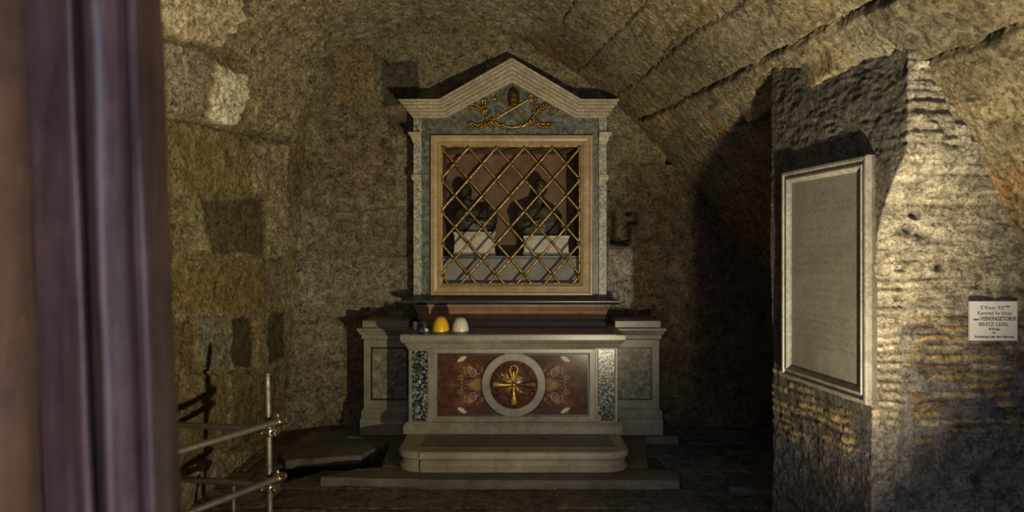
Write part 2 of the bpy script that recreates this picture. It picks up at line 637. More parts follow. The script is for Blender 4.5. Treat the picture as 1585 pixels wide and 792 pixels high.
# traced stones of the left wall and corner: polygon in photo points, colour, roughness, relief
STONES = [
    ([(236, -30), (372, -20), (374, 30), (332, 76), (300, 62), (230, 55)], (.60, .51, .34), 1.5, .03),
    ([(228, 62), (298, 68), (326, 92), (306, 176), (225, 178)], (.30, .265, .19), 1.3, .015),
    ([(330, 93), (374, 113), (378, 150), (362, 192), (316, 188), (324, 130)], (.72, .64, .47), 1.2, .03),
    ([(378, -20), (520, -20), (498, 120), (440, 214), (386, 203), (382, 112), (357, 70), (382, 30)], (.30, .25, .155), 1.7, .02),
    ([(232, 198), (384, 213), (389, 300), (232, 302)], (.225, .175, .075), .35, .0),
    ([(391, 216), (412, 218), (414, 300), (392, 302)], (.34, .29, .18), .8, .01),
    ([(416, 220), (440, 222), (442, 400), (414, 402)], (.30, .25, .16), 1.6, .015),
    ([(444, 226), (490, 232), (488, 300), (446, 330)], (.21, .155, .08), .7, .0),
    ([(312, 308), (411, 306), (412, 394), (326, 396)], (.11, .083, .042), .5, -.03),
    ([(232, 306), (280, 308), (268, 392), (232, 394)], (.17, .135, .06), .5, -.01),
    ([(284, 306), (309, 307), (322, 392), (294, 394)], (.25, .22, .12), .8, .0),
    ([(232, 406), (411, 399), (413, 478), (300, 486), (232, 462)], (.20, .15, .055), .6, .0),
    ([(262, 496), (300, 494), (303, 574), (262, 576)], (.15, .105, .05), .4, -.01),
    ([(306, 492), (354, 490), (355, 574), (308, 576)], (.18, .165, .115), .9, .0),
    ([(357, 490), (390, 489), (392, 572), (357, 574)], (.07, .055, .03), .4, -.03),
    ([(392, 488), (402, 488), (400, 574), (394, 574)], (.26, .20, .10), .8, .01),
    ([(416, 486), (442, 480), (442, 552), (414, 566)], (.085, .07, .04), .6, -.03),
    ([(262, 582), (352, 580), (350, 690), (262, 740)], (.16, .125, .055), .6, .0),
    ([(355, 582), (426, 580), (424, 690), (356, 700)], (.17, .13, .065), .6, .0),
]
mort = np.zeros(len(s_))
reg = (s_ < S_SPRING + .9) & (y_ > 3.0)
ri = np.where(reg)[0]
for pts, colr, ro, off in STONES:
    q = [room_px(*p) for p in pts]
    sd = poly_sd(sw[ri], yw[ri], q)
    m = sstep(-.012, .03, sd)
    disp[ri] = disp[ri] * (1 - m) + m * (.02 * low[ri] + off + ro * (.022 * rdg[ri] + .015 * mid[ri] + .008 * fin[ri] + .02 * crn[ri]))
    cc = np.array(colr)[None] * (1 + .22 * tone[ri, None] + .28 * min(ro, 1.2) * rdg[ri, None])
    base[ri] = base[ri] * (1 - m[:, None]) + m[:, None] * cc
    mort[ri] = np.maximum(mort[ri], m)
# a vault stone left hanging lower beside the pillar
q = [room_px(*p) for p in [(1150, 168), (1205, 120), (1290, 70), (1345, 96), (1300, 140), (1215, 182), (1180, 192)]]
ri = np.where((s_ > S_SPRING + 2.5) & (y_ > 3.0))[0]
disp[ri] += .15 * sstep(-.03, .22, poly_sd(sw[ri], yw[ri], q))
# olive mortar in the left wall between the stones
mz = (1 - mort) * leftw * sstep(7.7, 6.6, y_) * (s_ > s_of_z(.4))
disp -= .012 * mz
base = base * (1 - .7 * mz[:, None]) + .7 * mz[:, None] * np.array([.22, .175, .085])[None] * (1 + .2 * mid[:, None])

# open joints: polyline in photo points, width, depth
JOINTS = [
    ([(986, 186), (1036, 167), (1130, 117), (1190, 87), (1265, 49), (1364, 0), (1420, -30)], .013, .05),
    ([(1140, 196), (1208, 174), (1269, 151), (1303, 140), (1360, 122), (1417, 102), (1534, 60), (1584, 42), (1640, 24)], .012, .045),
    ([(890, 112), (905, 100), (945, 60), (1007, 0), (1040, -30)], .009, .03),
    ([(955, 145), (986, 125), (1047, 72), (1138, 11), (1200, -40)], .009, .03),
    ([(1057, 160), (1098, 205), (1120, 240)], .008, .03),
    ([(1144, 112), (1201, 178)], .008, .025),
    ([(1047, 72), (1130, 117)], .007, .022), ([(1114, 30), (1160, 100)], .006, .02),
    ([(1235, 0), (1299, 30), (1420, 100), (1492, 136), (1545, 170), (1600, 205)], .009, .03),
    ([(1265, 120), (1300, 145)], .012, .04), ([(1265, 49), (1330, 100)], .006, .02),
    ([(1460, -20), (1534, 60)], .007, .02),
    ([(1380, 150), (1480, 185), (1585, 300)], .006, .015),
    ([(645, -20), (652, 40), (655, 90)], .009, .04),
    ([(560, 0), (571, 24)], .009, .03), ([(870, 30), (890, 0)], .012, .04),
    ([(232, 178), (300, 187), (390, 206), (440, 217), (470, 219)], .02, .03),
    ([(262, 578), (330, 576), (410, 578)], .014, .05),
    ([(232, 402), (320, 398), (412, 396)], .010, .02), ([(262, 489), (340, 488), (440, 480)], .009, .02),
    ([(232, 304), (412, 303)], .008, .02), ([(312, 310), (316, 360), (326, 395)], .010, .03),
    ([(262, 455), (300, 470), (340, 478)], .008, .02),
    ([(300, 720), (330, 700), (370, 690), (420, 650)], .012, .04),
]
for pts, w, d in JOINTS:
    q = [room_px(*p) for p in pts]
    qa = np.array(q)
    bx = (s_ > qa[:, 0].min() - .3) & (s_ < qa[:, 0].max() + .3) & (y_ > qa[:, 1].min() - .4) & (y_ < qa[:, 1].max() + .4)
    bi = np.where(bx)[0]
    if not len(bi):
        continue
    dist = line_dist(s_[bi] + .022 * wq[bi], y_[bi] + .022 * wq2[bi], q)
    ww = w * (1 + .9 * mid[bi])
    g = np.exp(-(dist / np.maximum(ww, .004)) ** 2)
    disp[bi] -= 1.35 * d * g
# more courses nearer than the photo shows, so that the vault stays masonry from other viewpoints
for k, sc in enumerate(np.arange(S_SPRING + 2.2, S_RIGHT + .6, .62)):
    disp -= .012 * np.exp(-((s_ + .03 * wq - sc) / .010) ** 2) * right
    for yy in np.arange(1.2 + .45 * (k % 2), 8.2, 1.05):
        inb = (s_ > sc) & (s_ < sc + .62)
        disp -= .010 * np.exp(-((y_ + .03 * wq2 - yy) / .009) ** 2) * right * inb
# each dressed vault block has its own shade
ki = np.floor((s_ + .03 * wq - S_SPRING - 2.2) / .62).astype(np.int64)
kj = np.floor((y_ + .03 * wq2 - 1.2 - .45 * (ki % 2)) / 1.05).astype(np.int64)
bt = _h(ki, kj, kj * 0 + 3)
base = base * (1 + (.55 * (bt - .5) * right)[:, None])

RP = p3.copy()
RP[:, 0] += nor[:, 0] * disp
RP[:, 2] += nor[:, 1] * disp
RP = RP.reshape(ns, len(yv), 3)
RC = (1.28 * base).reshape(ns, len(yv), 3)
iA = int(np.searchsorted(sv, S_SPRING))
iB = int(np.searchsorted(sv, S_RIGHT))
for nm, a, b, lab in (('wall_left', 0, iA + 1, 'left wall of large olive tufa blocks with thick mortar'),
                      ('ceiling', iA, iB + 1, 'rough barrel vault of dressed brown tufa blocks'),
                      ('wall_right', iB, ns, 'dark right side wall behind the brick pillar')):
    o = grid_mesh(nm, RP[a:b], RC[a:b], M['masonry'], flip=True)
    tag(o, lab, 'ceiling' if nm == 'ceiling' else 'wall', kind='structure')

# ------------------------------------------------------------------ back wall (leans into the vault above the shrine), open where the shrine niche enters it
WZ = [-.4, 2.8, 3.4, 3.85, 4.1, 4.3, 4.5, 4.62, 4.9]
WY = [8.05, 8.05, 8.05, 8.02, 7.96, 7.86, 7.68, 7.42, 6.9]


def wall_y(z):
    return np.interp(z, WZ, WY)


YB = 8.05
zv = np.arange(-.35, 4.8, .016)
xv = np.arange(-2.75, 3.2, .016)
ZB, XB = np.meshgrid(zv, xv, indexing='ij')
x_, z_ = XB.ravel(), ZB.ravel()
yb = wall_y(z_)
# smooth the lean
yb = np.convolve(np.pad(wall_y(zv), 12, mode='edge'), np.ones(25) / 25, 'valid')[np.repeat(np.arange(len(zv)), len(xv))]
p3 = np.stack([x_, yb, z_], -1)
wq, wq2 = fbm(p3, 3.0, 4, seed=5), fbm(p3, 3.0, 4, seed=51)
low, mid, rdg, fin = fbm(p3, 1.1, 3, seed=2), fbm(p3, 5.0, 4, seed=9), ridged(p3, 8.0, 4, seed=3), fbm(p3, 26.0, 3, seed=8) + ridged(p3, 19.0, 2, seed=61)
tone, hue = fbm(p3, 1.7, 4, seed=20), fbm(p3, 2.6, 4, seed=31)
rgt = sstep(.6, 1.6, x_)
disp = .03 * low + (.022 * mid + .016 * rdg) * (1 - .6 * rgt) + .006 * fin
cornl = sstep(-1.95, -2.5, x_)
disp += .16 * cornl ** 2                                     # the corner with the left wall is filled and rounded
base = np.array([.195, .168, .10])[None] * (1 + .33 * tone[:, None]) * (1 + np.stack([.1 * hue, 0 * hue, -.24 * hue], -1))
base = base * (1 + .2 * (rdg * (1 - rgt))[:, None])
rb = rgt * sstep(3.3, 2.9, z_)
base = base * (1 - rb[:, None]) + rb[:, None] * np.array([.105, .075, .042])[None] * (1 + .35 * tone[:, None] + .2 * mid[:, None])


def bw(x, y):
    Z = Z_(y, YB)
    Y = float(wall_y(Z))
    Z = Z_(y, Y)
    Y = float(wall_y(Z))
    return (X_(x, Y), Z_(y, Y))


BST = [
    ([(470, 330), (612, 326), (640, 330), (640, 470), (530, 500), (528, 640), (440, 660), (450, 480)], (.215, .185, .135), 1.1, .01),
    ([(588, 96), (648, 94), (652, 152), (592, 168)], (.075, .065, .05), .4, -.03),
    ([(528, 78), (578, 84), (580, 166), (510, 172)], (.215, .16, .085), .6, .0),
    ([(500, 176), (600, 176), (618, 300), (505, 312)], (.18, .14, .09), 1.2, .0),
    ([(596, 176), (634, 176), (634, 205), (600, 214)], (.11, .09, .06), .6, -.01),
    ([(938, 384), (978, 382), (982, 460), (974, 474), (940, 474)], (.36, .32, .25), .7, .012),
    ([(505, 335), (560, 330), (562, 395), (507, 400)], (.17, .14, .10), .8, -.01),
    ([(566, 330), (636, 330), (636, 398), (568, 398)], (.17, .14, .095), .6, .0),
]
for pts, colr, ro, off in BST:
    q = [bw(*p) for p in pts]
    sd = poly_sd(x_ + .04 * wq, z_ + .04 * wq2, q)
    m = sstep(-.012, .03, sd)
    disp = disp * (1 - m) + m * (.02 * low + off + .16 * cornl ** 2 + ro * (.02 * rdg + .014 * mid + .006 * fin))
    base = base * (1 - m[:, None]) + m[:, None] * np.array(colr)[None] * (1 + .22 * tone[:, None] + .25 * ro * rdg[:, None])
BJ = [
    ([(655, 60), (656, 100), (655, 150)], .008, .035), ([(580, 88), (581, 165)], .007, .025), ([(552, 90), (554, 140), (545, 166)], .006, .02),
    ([(530, 74), (575, 82), (592, 92), (650, 92)], .010, .025), ([(576, 50), (582, 64), (580, 90)], .010, .03),
    ([(500, 326), (560, 326), (612, 320)], .009, .05), ([(468, 330), (465, 352)], .014, .04), ([(575, 345), (577, 395)], .007, .02),
    ([(565, 398), (636, 394)], .007, .02), ([(940, 254), (1000, 254), (1032, 252)], .007, .03), ([(985, 331), (1040, 329), (1100, 327)], .005, .015),
    ([(990, 402), (1090, 398)], .005, .02), ([(1015, 574), (1100, 570)], .006, .02), ([(1000, 480), (1120, 500)], .006, .02),
    ([(592, 205), (612, 192), (632, 188)], .008, .03), ([(490, 178), (500, 230), (498, 258)], .007, .02), ([(975, 180), (985, 170), (1000, 176)], .008, .03),
]
for pts, w, d in BJ:
    q = [bw(*p) for p in pts]
    g = np.exp(-(line_dist(x_ + .02 * wq, z_ + .02 * wq2, q) / np.maximum(w * (1 + .9 * mid), .005)) ** 2)
    disp -= d * g
# coursing of the big dressed blocks on the right half
for k, zc in enumerate(np.arange(.3, 3.4, .56)):
    disp -= .010 * np.exp(-((z_ + .03 * wq - zc) / .008) ** 2) * rgt
    for xx in np.arange(1.1 + .4 * (k % 2), 3.2, .85):
        disp -= .009 * np.exp(-((x_ + .03 * wq2 - xx) / .008) ** 2) * rgt * ((z_ > zc) & (z_ < zc + .56))
# triangular broken hole and the L-shaped socket, both cut deep
for pts, d in (([(1030, 252), (1036, 238), (1046, 247), (1056, 255)], .30),
               ([(944, 326), (952, 326), (953, 371), (972, 371), (973, 379), (945, 378)], .30),
               ([(968, 328), (987, 327), (987, 346), (976, 347), (975, 374), (970, 374), (970, 343), (982, 341), (982, 334), (968, 334)], .24),
               ([(480, 487), (488, 483), (496, 489), (492, 500), (481, 498)], .06)):
    q = [bw(*p) for p in pts]
    m = sstep(-.006, .014, poly_sd(x_ + .012 * wq, z_ + .012 * wq2, q))
    disp -= d * m
NX0, NX1, NZ0, NZ1 = -.86, .86, 1.62, 3.36
keep = ~((x_ > NX0) & (x_ < NX1) & (z_ > NZ0) & (z_ < NZ1))
BP = np.stack([x_, yb - disp, z_], -1).reshape(len(zv), len(xv), 3)
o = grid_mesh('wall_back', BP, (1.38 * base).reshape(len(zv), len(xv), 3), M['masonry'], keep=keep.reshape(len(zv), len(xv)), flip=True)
tag(o, 'rough tufa end wall behind the shrine', 'wall', kind='structure')

# ------------------------------------------------------------------ floor of worn flagstones
yf = np.concatenate([np.arange(1.0, 5.0, .06), np.arange(5.0, 8.2, .016)])
xf = np.arange(-2.8, 3.2, .018)
YF, XF = np.meshgrid(yf, xf, indexing='ij')
x_, y_ = XF.ravel(), YF.ravel()
p3 = np.stack([x_, y_, 0 * x_], -1)
low, mid, fin = fbm(p3, 1.1, 3, seed=12), fbm(p3, 5, 4, seed=19), fbm(p3, 22, 3, seed=28)
tone, hue = fbm(p3, 1.4, 4, seed=40), fbm(p3, 2.1, 3, seed=45)
zf = .012 * low + .006 * mid + .002 * fin
warm = sstep(1.6, .2, x_)
base = (np.array([.095, .10, .105])[None] * (1 - warm[:, None]) + np.array([.14, .122, .092])[None] * warm[:, None]) * (1 + .35 * tone[:, None])
row = np.floor((y_ + .02 * mid) / .46).astype(np.int64)
jx = (x_ + .02 * hue) / .8 + _h(row, row * 0 + 5, row * 0) * 1.0
colj = np.floor(jx).astype(np.int64)
d1 = np.minimum((y_ + .02 * mid) / .46 - row, 1 - ((y_ + .02 * mid) / .46 - row)) * .46
d2 = np.minimum(jx - colj, 1 - (jx - colj)) * .8
j = np.exp(-(np.minimum(d1, d2) / .008) ** 2)
zf -= .014 * j
bt = _h(row, colj, row * 0 + 9)
zf += .012 * (bt - .5)
base = base * (1 + .5 * (bt[:, None] - .5)) * (1 + .3 * j[:, None])


def fl(x, y, z=0.0):
    Y = (EYE - z) * F / (y - HY)
    return (X_(x, Y), Y)


# the pit between the loose slab and the kerb on the left, and the broken slot by the pillar on the right
for pts, d in (([fl(430, 712), fl(470, 704), fl(560, 706), fl(625, 676), fl(620, 724), fl(500, 726), fl(440, 744)], .12),
               ([fl(1136, 757), fl(1160, 760), fl(1186, 757), fl(1182, 763), fl(1162, 766), fl(1140, 768)], .22)):
    m = sstep(-.02, .03, poly_sd(x_ + .02 * mid, y_ + .02 * hue, pts))
    zf -= d * m
    base = base * (1 - .5 * m[:, None])
o = grid_mesh('floor', np.stack([x_, y_, zf], -1).reshape(len(yf), len(xf), 3), base.reshape(len(yf), len(xf), 3), M['flag'], flip=True)
tag(o, 'floor of dark worn flagstones', 'floor', kind='structure')

# ------------------------------------------------------------------ the brick pillar: inner face, rounded corner, front face
CYP = 3.5                                                     # depth of the front face


def corner_e(z):
    """how far the corner juts towards the doorway: the head of the pillar is corbelled out"""
    return np.interp(z, [1.5, 1.9, 2.15, 2.3, 2.4, 2.5, 2.57, 3.3], [0, .015, .04, .085, .14, .21, .26, .275])


FARX, FARY = 1.708, 4.484
LF = math.hypot(FARX - 1.85, FARY - CYP)
uv_ = np.concatenate([np.arange(-.5, 0, .03), np.arange(0, LF, .0085), np.arange(LF, LF + 1.75, .0085)])
zp = np.arange(-.35, 3.35, .0085)
ZP, UP = np.meshgrid(zp, uv_, indexing='ij')
z_, u_ = ZP.ravel(), UP.ravel()
ce_ = corner_e(z_)
cx_, cy_ = 1.845 + .138 * ce_, CYP - .99 * ce_
t = np.clip(u_ / LF, 0, 1)
fx = FARX + .012 * np.sin(z_ * 2.1)
px = np.where(u_ < 0, fx - u_ * 1.0, np.where(u_ < LF, fx + (cx_ - fx) * t, cx_ + (u_ - LF)))
py = np.where(u_ < 0, FARY + 0 * u_, np.where(u_ < LF, FARY + (cy_ - FARY) * t, cy_ + (CYP - cy_) * sstep(0, .95, u_ - LF)))
# outward direction, blended round the corners
nl = np.array([-(CYP - FARY), (1.85 - FARX)])
nl = np.array([-abs(nl[0]), -abs(nl[1]) * .3])
nl = nl / np.linalg.norm(nl)
wl = sstep(LF - .03, LF + .03, u_)
wb = sstep(.03, -.03, u_)
nx = (1 - wl) * nl[0] * (1 - wb) + 0 * wl
ny = (1 - wl) * (1 - wb) * nl[1] + wl * -1 + wb * 1.0
ln = np.sqrt(nx * nx + ny * ny) + 1e-6
nx, ny = nx / ln, ny / ln
p3 = np.stack([px, py, z_], -1)
low, mid, rdg, fin = fbm(p3, 1.5, 3, seed=2), fbm(p3, 6.0, 4, seed=9), ridged(p3, 12.0, 4, seed=3), fbm(p3, 40.0, 3, seed=8)
stretch = p3 * np.array([1, 1, 3.2])[None]
rid2 = ridged(stretch, 7.0, 4, seed=63)
tone, hue = fbm(p3, 2.2, 4, seed=20), fbm(p3, 3.1, 4, seed=31)
big = fbm(p3, 2.0, 3, seed=90)
CH = .0475
front = wl
zz = z_ + .013 * mid + .014 * big + .004 * fbm(p3, 17.0, 2, seed=72)
kc = np.floor(zz / CH).astype(np.int64)
fk = zz / CH - kc
blen = .17 + .12 * _h(kc, kc * 0 + 1, kc * 0)
uu = (u_ + .012 * hue) / blen + 7 * _h(kc, kc * 0 + 2, kc * 0)
kb = np.floor(uu).astype(np.int64)
fb = (uu - kb) * blen
ed = np.minimum(np.minimum(fk, 1 - fk) * CH - .007, np.minimum(fb, blen - fb) - .007)
brick = sstep(0.0, .006, ed + .004 * mid)
h1, h2 = _h(kc, kb, kc * 0 + 4), _h(kc, kb, kc * 0 + 8)
# the height bands: pale eroded courses above, bare yellow bricks in the middle, grey smeared mortar below
zb = z_ + .10 * big + .05 * mid
bare = sstep(1.02, 1.16, zb) * sstep(1.86, 1.66, zb)
bare_l = sstep(.98, 1.08, zb + .1 * (1 - t)) * sstep(1.52, 1.42, zb + .1 * (1 - t))
pale = sstep(1.62, 1.86, zb)
vis = np.where(u_ > LF, bare, bare_l) * brick * (h1 > .22) * sstep(-.35, -.1, fbm(p3, 2.6, 3, seed=73))
strip = np.exp(-((u_ - LF - .165 - .012 * mid) / .028) ** 2) * (z_ < 1.85) * (u_ > LF)   # vertical mortar seam
vis = vis * (1 - strip)
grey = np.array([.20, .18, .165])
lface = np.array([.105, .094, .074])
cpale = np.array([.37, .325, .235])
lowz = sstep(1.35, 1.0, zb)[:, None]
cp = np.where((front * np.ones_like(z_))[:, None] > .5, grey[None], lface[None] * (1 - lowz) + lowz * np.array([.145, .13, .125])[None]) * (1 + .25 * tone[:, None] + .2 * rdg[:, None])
# pale eroded front; darker away from the corner
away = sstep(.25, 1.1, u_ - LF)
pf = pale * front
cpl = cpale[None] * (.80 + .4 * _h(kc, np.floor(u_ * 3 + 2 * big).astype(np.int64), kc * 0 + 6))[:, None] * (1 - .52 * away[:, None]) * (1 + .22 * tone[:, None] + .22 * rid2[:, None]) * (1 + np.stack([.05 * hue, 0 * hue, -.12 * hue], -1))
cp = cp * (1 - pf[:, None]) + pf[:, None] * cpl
# pale mortar on the corner strip of the middle band
cs = front * sstep(.17, .12, u_ - LF + .02 * mid) * sstep(1.14, 1.24, zb) * sstep(2.15, 1.9, zb)
cp = cp * (1 - cs[:, None]) + cs[:, None] * np.array([.40, .345, .25])[None] * (1 + .2 * tone[:, None] + .3 * rid2[:, None])
crm0 = sstep(-.25, .25, fbm(p3, 3.3, 3, seed=71))
jm = (1 - brick) * np.maximum(cs, pf * .4 * crm0)
cp = cp * (1 - .45 * jm[:, None])
cy, cb_, cr = np.array([.42, .30, .115]), np.array([.19, .125, .07]), np.array([.40, .31, .19])
bc = np.where((h2 < .55)[:, None], cy[None], np.where((h2 < .8)[:, None], cb_[None], cr[None])) * (.8 + .4 * h1[:, None])
vs = vis * np.where(u_ > LF, 1.0, .9)
vs = vs * (1 - .75 * cs)
cp = cp * (1 - vs[:, None]) + vs[:, None] * bc * (1 + .15 * mid[:, None])
# dark holes in the front
hole = np.zeros_like(z_)
for hx, hy, r1, r2 in ((1405, 334, .025, .02), (1452, 408, .028, .03), (1399, 352, .045, .03), (1530, 262, .02, .012), (1418, 362, .03, .022), (1516, 745, .035, .025)):
    hX, hZ = X_(hx, CYP), Z_(hy, CYP)
    hole = np.maximum(hole, np.exp(-(((px - hX) / r1) ** 2 + ((z_ - hZ) / r2) ** 2)) * (u_ > LF))
disp = .012 * low + front * (.012 * mid + .006 * rdg) + (1 - front) * (.010 * mid)
course = np.minimum(fk, 1 - fk) * 2
crm = sstep(-.25, .25, fbm(p3, 3.3, 3, seed=71))
disp += front * pale * (.015 * rid2 + .008 * rdg + .010 * crm * sstep(0.05, .6, course) * (.3 + .7 * h1))
ridgy = (1 - front) * sstep(2.35, 2.6, zb)
disp += ridgy * .010 * ridged(p3 * np.array([1, 1, 2.4])[None], 11, 4, seed=14)
disp += (1 - front) * (1 - ridgy) * .004 * rdg
disp += .014 * cs * (brick - .5) * (.4 + h1) + .010 * vs + .006 * (1 - pale) * front * brick * (h1 > .5)
disp += sstep(1.2, 1.0, zb) * (.004 * rdg + .008 * ridged(p3, 30.0, 2, seed=66))
disp -= .045 * hole
disp += .0025 * fin
disp -= .010 * strip
cp = cp * (1 - .35 * hole[:, None])
# rounded plaster shoulder where the corner bulges at the change of batter
flare = sstep(.45, .0, z_)
disp += .10 * flare ** 2 * (u_ < LF) + .05 * flare ** 2
PP = np.stack([px + nx * disp, py + ny * disp, z_], -1).reshape(len(zp), len(uv_), 3)
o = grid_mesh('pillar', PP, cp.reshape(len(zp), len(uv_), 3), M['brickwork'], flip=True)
tag(o, 'old brick pillar with pale eroded courses above and yellow bricks below', 'pillar', kind='structure')

# ------------------------------------------------------------------ wall with the doorway the photo looks through, and its wooden frame
w = MB()
w.box(-2.9, -.62, .95, 1.2, -.35, 4.9)
w.box(1.9, 3.3, .95, 1.2, -.35, 4.9)
w.box(-.62, 1.9, .95, 1.2, 3.3, 4.9)
wf = w.build('wall_front', plain('plain_outer_masonry', (.2, .16, .11), 0.9, 12, 0.3, 0.4))
tag(wf, 'wall with the doorway, behind the viewer', 'wall', kind='structure')

# moulded door frame: profile across (photo x at mid height, depth)
JY = .60
prof = [(-170, .06), (-60, .05), (52, .045), (56, .030), (100, .026), (106, .020), (112, .006), (119, -.001), (127, .001), (133, .012), (138, .024),
        (145, .026), (148, .008), (151, -.004), (155, -.0062), (165, -.0036), (178, -.0001), (192, .0040), (204, .0078), (209, .016), (213, .018), (216, .008), (219, .004), (224, .005), (231, .0085), (237, .013),
        (240, .016), (255, .026), (262, .036), (264, .05), (264, .10), (-170, .14)]


def jamb(profile, name, mat, parent=None):
    m = MB()
    rings = []
    for k in range(25):
        z = 1.55 + 1.1 * k / 24
        lean = -.0385 * (z - 2.1)
        wob = .0009 * math.sin(z * 9) + .0006 * math.sin(z * 23)
        rings.append([(X_(x, JY + d) + lean + wob * (1 if i % 3 else -1), JY + d, z) for i, (x, d) in enumerate(profile)])
    m.loft(rings, True, True, True)
    o = m.build(name, mat, parent)
    return o


dj = jamb([p for p in prof if p[0] >= 52 and p != prof[-1]] + [(52, .14)], 'door_1', M['wood'])
tag(dj, 'dark varnished moulded wooden door frame close to the camera', 'door frame', kind='structure')
jamb([(-170, .06), (-60, .05), (52, .045), (52, .14), (-170, .14)], 'panel', M['wood_ochre'], dj)

# ------------------------------------------------------------------ altar
AY = 6.8
ALT = thing('altar', 'marble altar table with red front panels and gold cross roundel', 'altar', (0, 6.8, .268))


def ax(x):
    return X_(x, AY)


def az(y):
    return Z_(y, AY)


ZB0 = .268
plinth = MB().rect_loft([(.045, ZB0), (.045, az(658)), (.032, az(655)), (.022, az(653)), (.0, az(651.5))], ax(632), ax(956), AY, 7.75)
plinth.build('plinth', M['white'], ALT, .004)
body = MB().box(ax(632), ax(956), AY, 7.75, az(652), az(537))
body.build('body', M['white'], ALT, .003)
cor = MB().rect_loft([(.0, az(541)), (.012, az(538)), (.020, az(535)), (.030, az(532.5)), (.032, az(531)), (.045, az(530))], ax(632), ax(956), AY, 7.7)
cor.build('cornice', M['white'], ALT, .003)
TOPZ = Z_(517.5, 6.73)
mensa = MB().rect_loft([(.045, az(530)), (.058, az(528.5)), (.066, az(526)), (.072, az(524.5)), (.072, TOPZ - .006), (.066, TOPZ)], ax(632), ax(956), AY, 7.7)
mensa.build('tabletop', M['white'], ALT, .003)
MB().box(ax(636), ax(952), 6.72, 7.42, TOPZ - .01, TOPZ + .0015).build('top_shade_sheet', marble('top_shade_grey', (.10, .10, .09), (.05, .05, .05), 5, .35), ALT, .001)  # thin dark sheet that paints shade onto the unlit tabletop
# central field: frame, two red panels round a roundel
rcx, rcz = ax(795), az(595)
RO, RI = 49.5 * AY / F, 37 * AY / F
xl, xr, zt, zb2 = ax(677), ax(911), az(547), az(643)
bo = 12 * AY / F
fr = MB().frame((ax(665), ax(921), az(652), az(540)), (xl, xr, zb2, zt), [(0, .0), (.02, .010), (.8, .012), (.9, .006), (1, .002)], AY)
fr.build('panel_frame', M['white'], ALT)
rp = MB().box(xl, xr, AY - .0025, AY + .02, zb2, zt)
MRED = red_panel_mat(rcx - 0, rcz - .268)
rp.build('red_panel', MRED, ALT)
dl = MB().frame((xl - .001, xr + .001, zb2 - .001, zt + .001), (xl + .012, xr - .012, zb2 + .012, zt - .012), [(0, .006), (1, .0055)], AY)
dl.build('dark_fillet', M['line_dark'], ALT)
ring = MB()
NR = 72
rings = []
for r, pz in ((RO + .010, .0), (RO + .010, .006), (RO, .0062)):
    rings.append([(rcx + r * math.cos(2 * PI * k / NR), AY - pz, rcz + r * math.sin(2 * PI * k / NR)) for k in range(NR)])
MB().loft(rings, False, False, True).build('ring_dark_line', M['line_dark'], ALT)  # thin dark line round the outside of the ring
rings = []
for r, pz in ((RO, .0), (RO, .013), (RO - .008, .017), (RI + .008, .017), (RI, .013), (RI, .003)):
    rings.append([(rcx + r * math.cos(2 * PI * k / NR), AY - pz, rcz + r * math.sin(2 * PI * k / NR)) for k in range(NR)])
rg = MB().loft(rings, False, False, False)
for s in (1, -1):                                             # the ring runs into the frame above and below
    z0 = rcz + s * (RO - .02)
    z1 = zt if s > 0 else zb2
    rg.box(rcx - .09, rcx + .09, AY - .0125, AY, min(z0, z1) - .006, max(z0, z1) + .006)
rg.build('roundel_ring', M['white'], ALT)
disc = MB().lathe([(RI + .002, 0), (RI + .002, .004), (.001, .0045)], (rcx, AY - .001, rcz), (0, -1, 0), 64)
disc.build('roundel_disc', breccia('dark_red_marble', (.05, .018, .016), (.11, .04, .032), (.2, .1, .08), 26, .3, t=(.36, .52, .7), vor=.3), ALT)


def petal(m, cx, cz, ang, r0, r1, w0, w1, h, y):
    """a flared relief arm from r0 to r1"""
    ca, sa = math.cos(ang), math.sin(ang)
    rings = []
    for k in range(9):
        q = k / 8
        r = r0 + (r1 - r0) * q
        wd = w0 + (w1 - w0) * q ** 1.4
        if k == 8:
            wd *= .55
        hh = h * (.6 + .4 * math.sin(q * PI))
        ring_ = []
        for i in range(9):
            a = PI * i / 8
            off, lift = -wd * math.cos(a), hh * math.sin(a)
            ring_.append((cx + ca * r - sa * off, y - lift, cz + sa * r + ca * off))
        rings.append(ring_)
    m.loft(rings, True, True, True)


cm = MB()
yc = AY - .005
petal(cm, rcx, rcz, PI, .012, .205, .013, .050, .026, yc)          # left arm
petal(cm, rcx, rcz, -PI / 2, .012, .20, .015, .056, .026, yc)      # foot
petal(cm, rcx, rcz, PI / 2, .012, .13, .010, .022, .016, yc)
pts = []
for k in range(21):                                                # looped head
    a = -2.2 + (PI + 4.4 - .0) * k / 20 - .6
    pts.append((rcx + .045 * math.sin(a * 1.0) * 1.0, yc - .012, rcz + .155 + .042 * -math.cos(a)))
cm.tube([(rcx - .012, yc - .010, rcz + .05), (rcx - .030, yc - .012, rcz + .12), (rcx - .040, yc - .012, rcz + .155), (rcx - .025, yc - .012, rcz + .188), (rcx, yc - .012, rcz + .198),
         (rcx + .028, yc - .012, rcz + .188), (rcx + .042, yc - .012, rcz + .155), (rcx + .028, yc - .012, rcz + .12), (rcx + .012, yc - .010, rcz + .05)], .0125, 8)
cm.lathe([(.03, 0), (.028, .012), (.016, .022), (.001, .024)], (rcx, yc, rcz), (0, -1, 0), 20)
for a, L in ((2.42, .17), (2.2, .14), (2.65, .13), (.75, .11), (-.75, .12), (-.95, .09), (-2.5, .11), (-2.25, .10), (1.0, .10)):
    petal(cm, rcx, rcz, a, .02, L, .006, .010, .009, yc)
cross = cm.build('gold_cross', M['gold'], ALT)
dm = MB()
petal(dm, rcx, rcz, 0, .02, .215, .013, .045, .018, yc)
dm.build('cross_arm', M['gold_dull'], cross)['label'] = 'tarnished dark right arm'
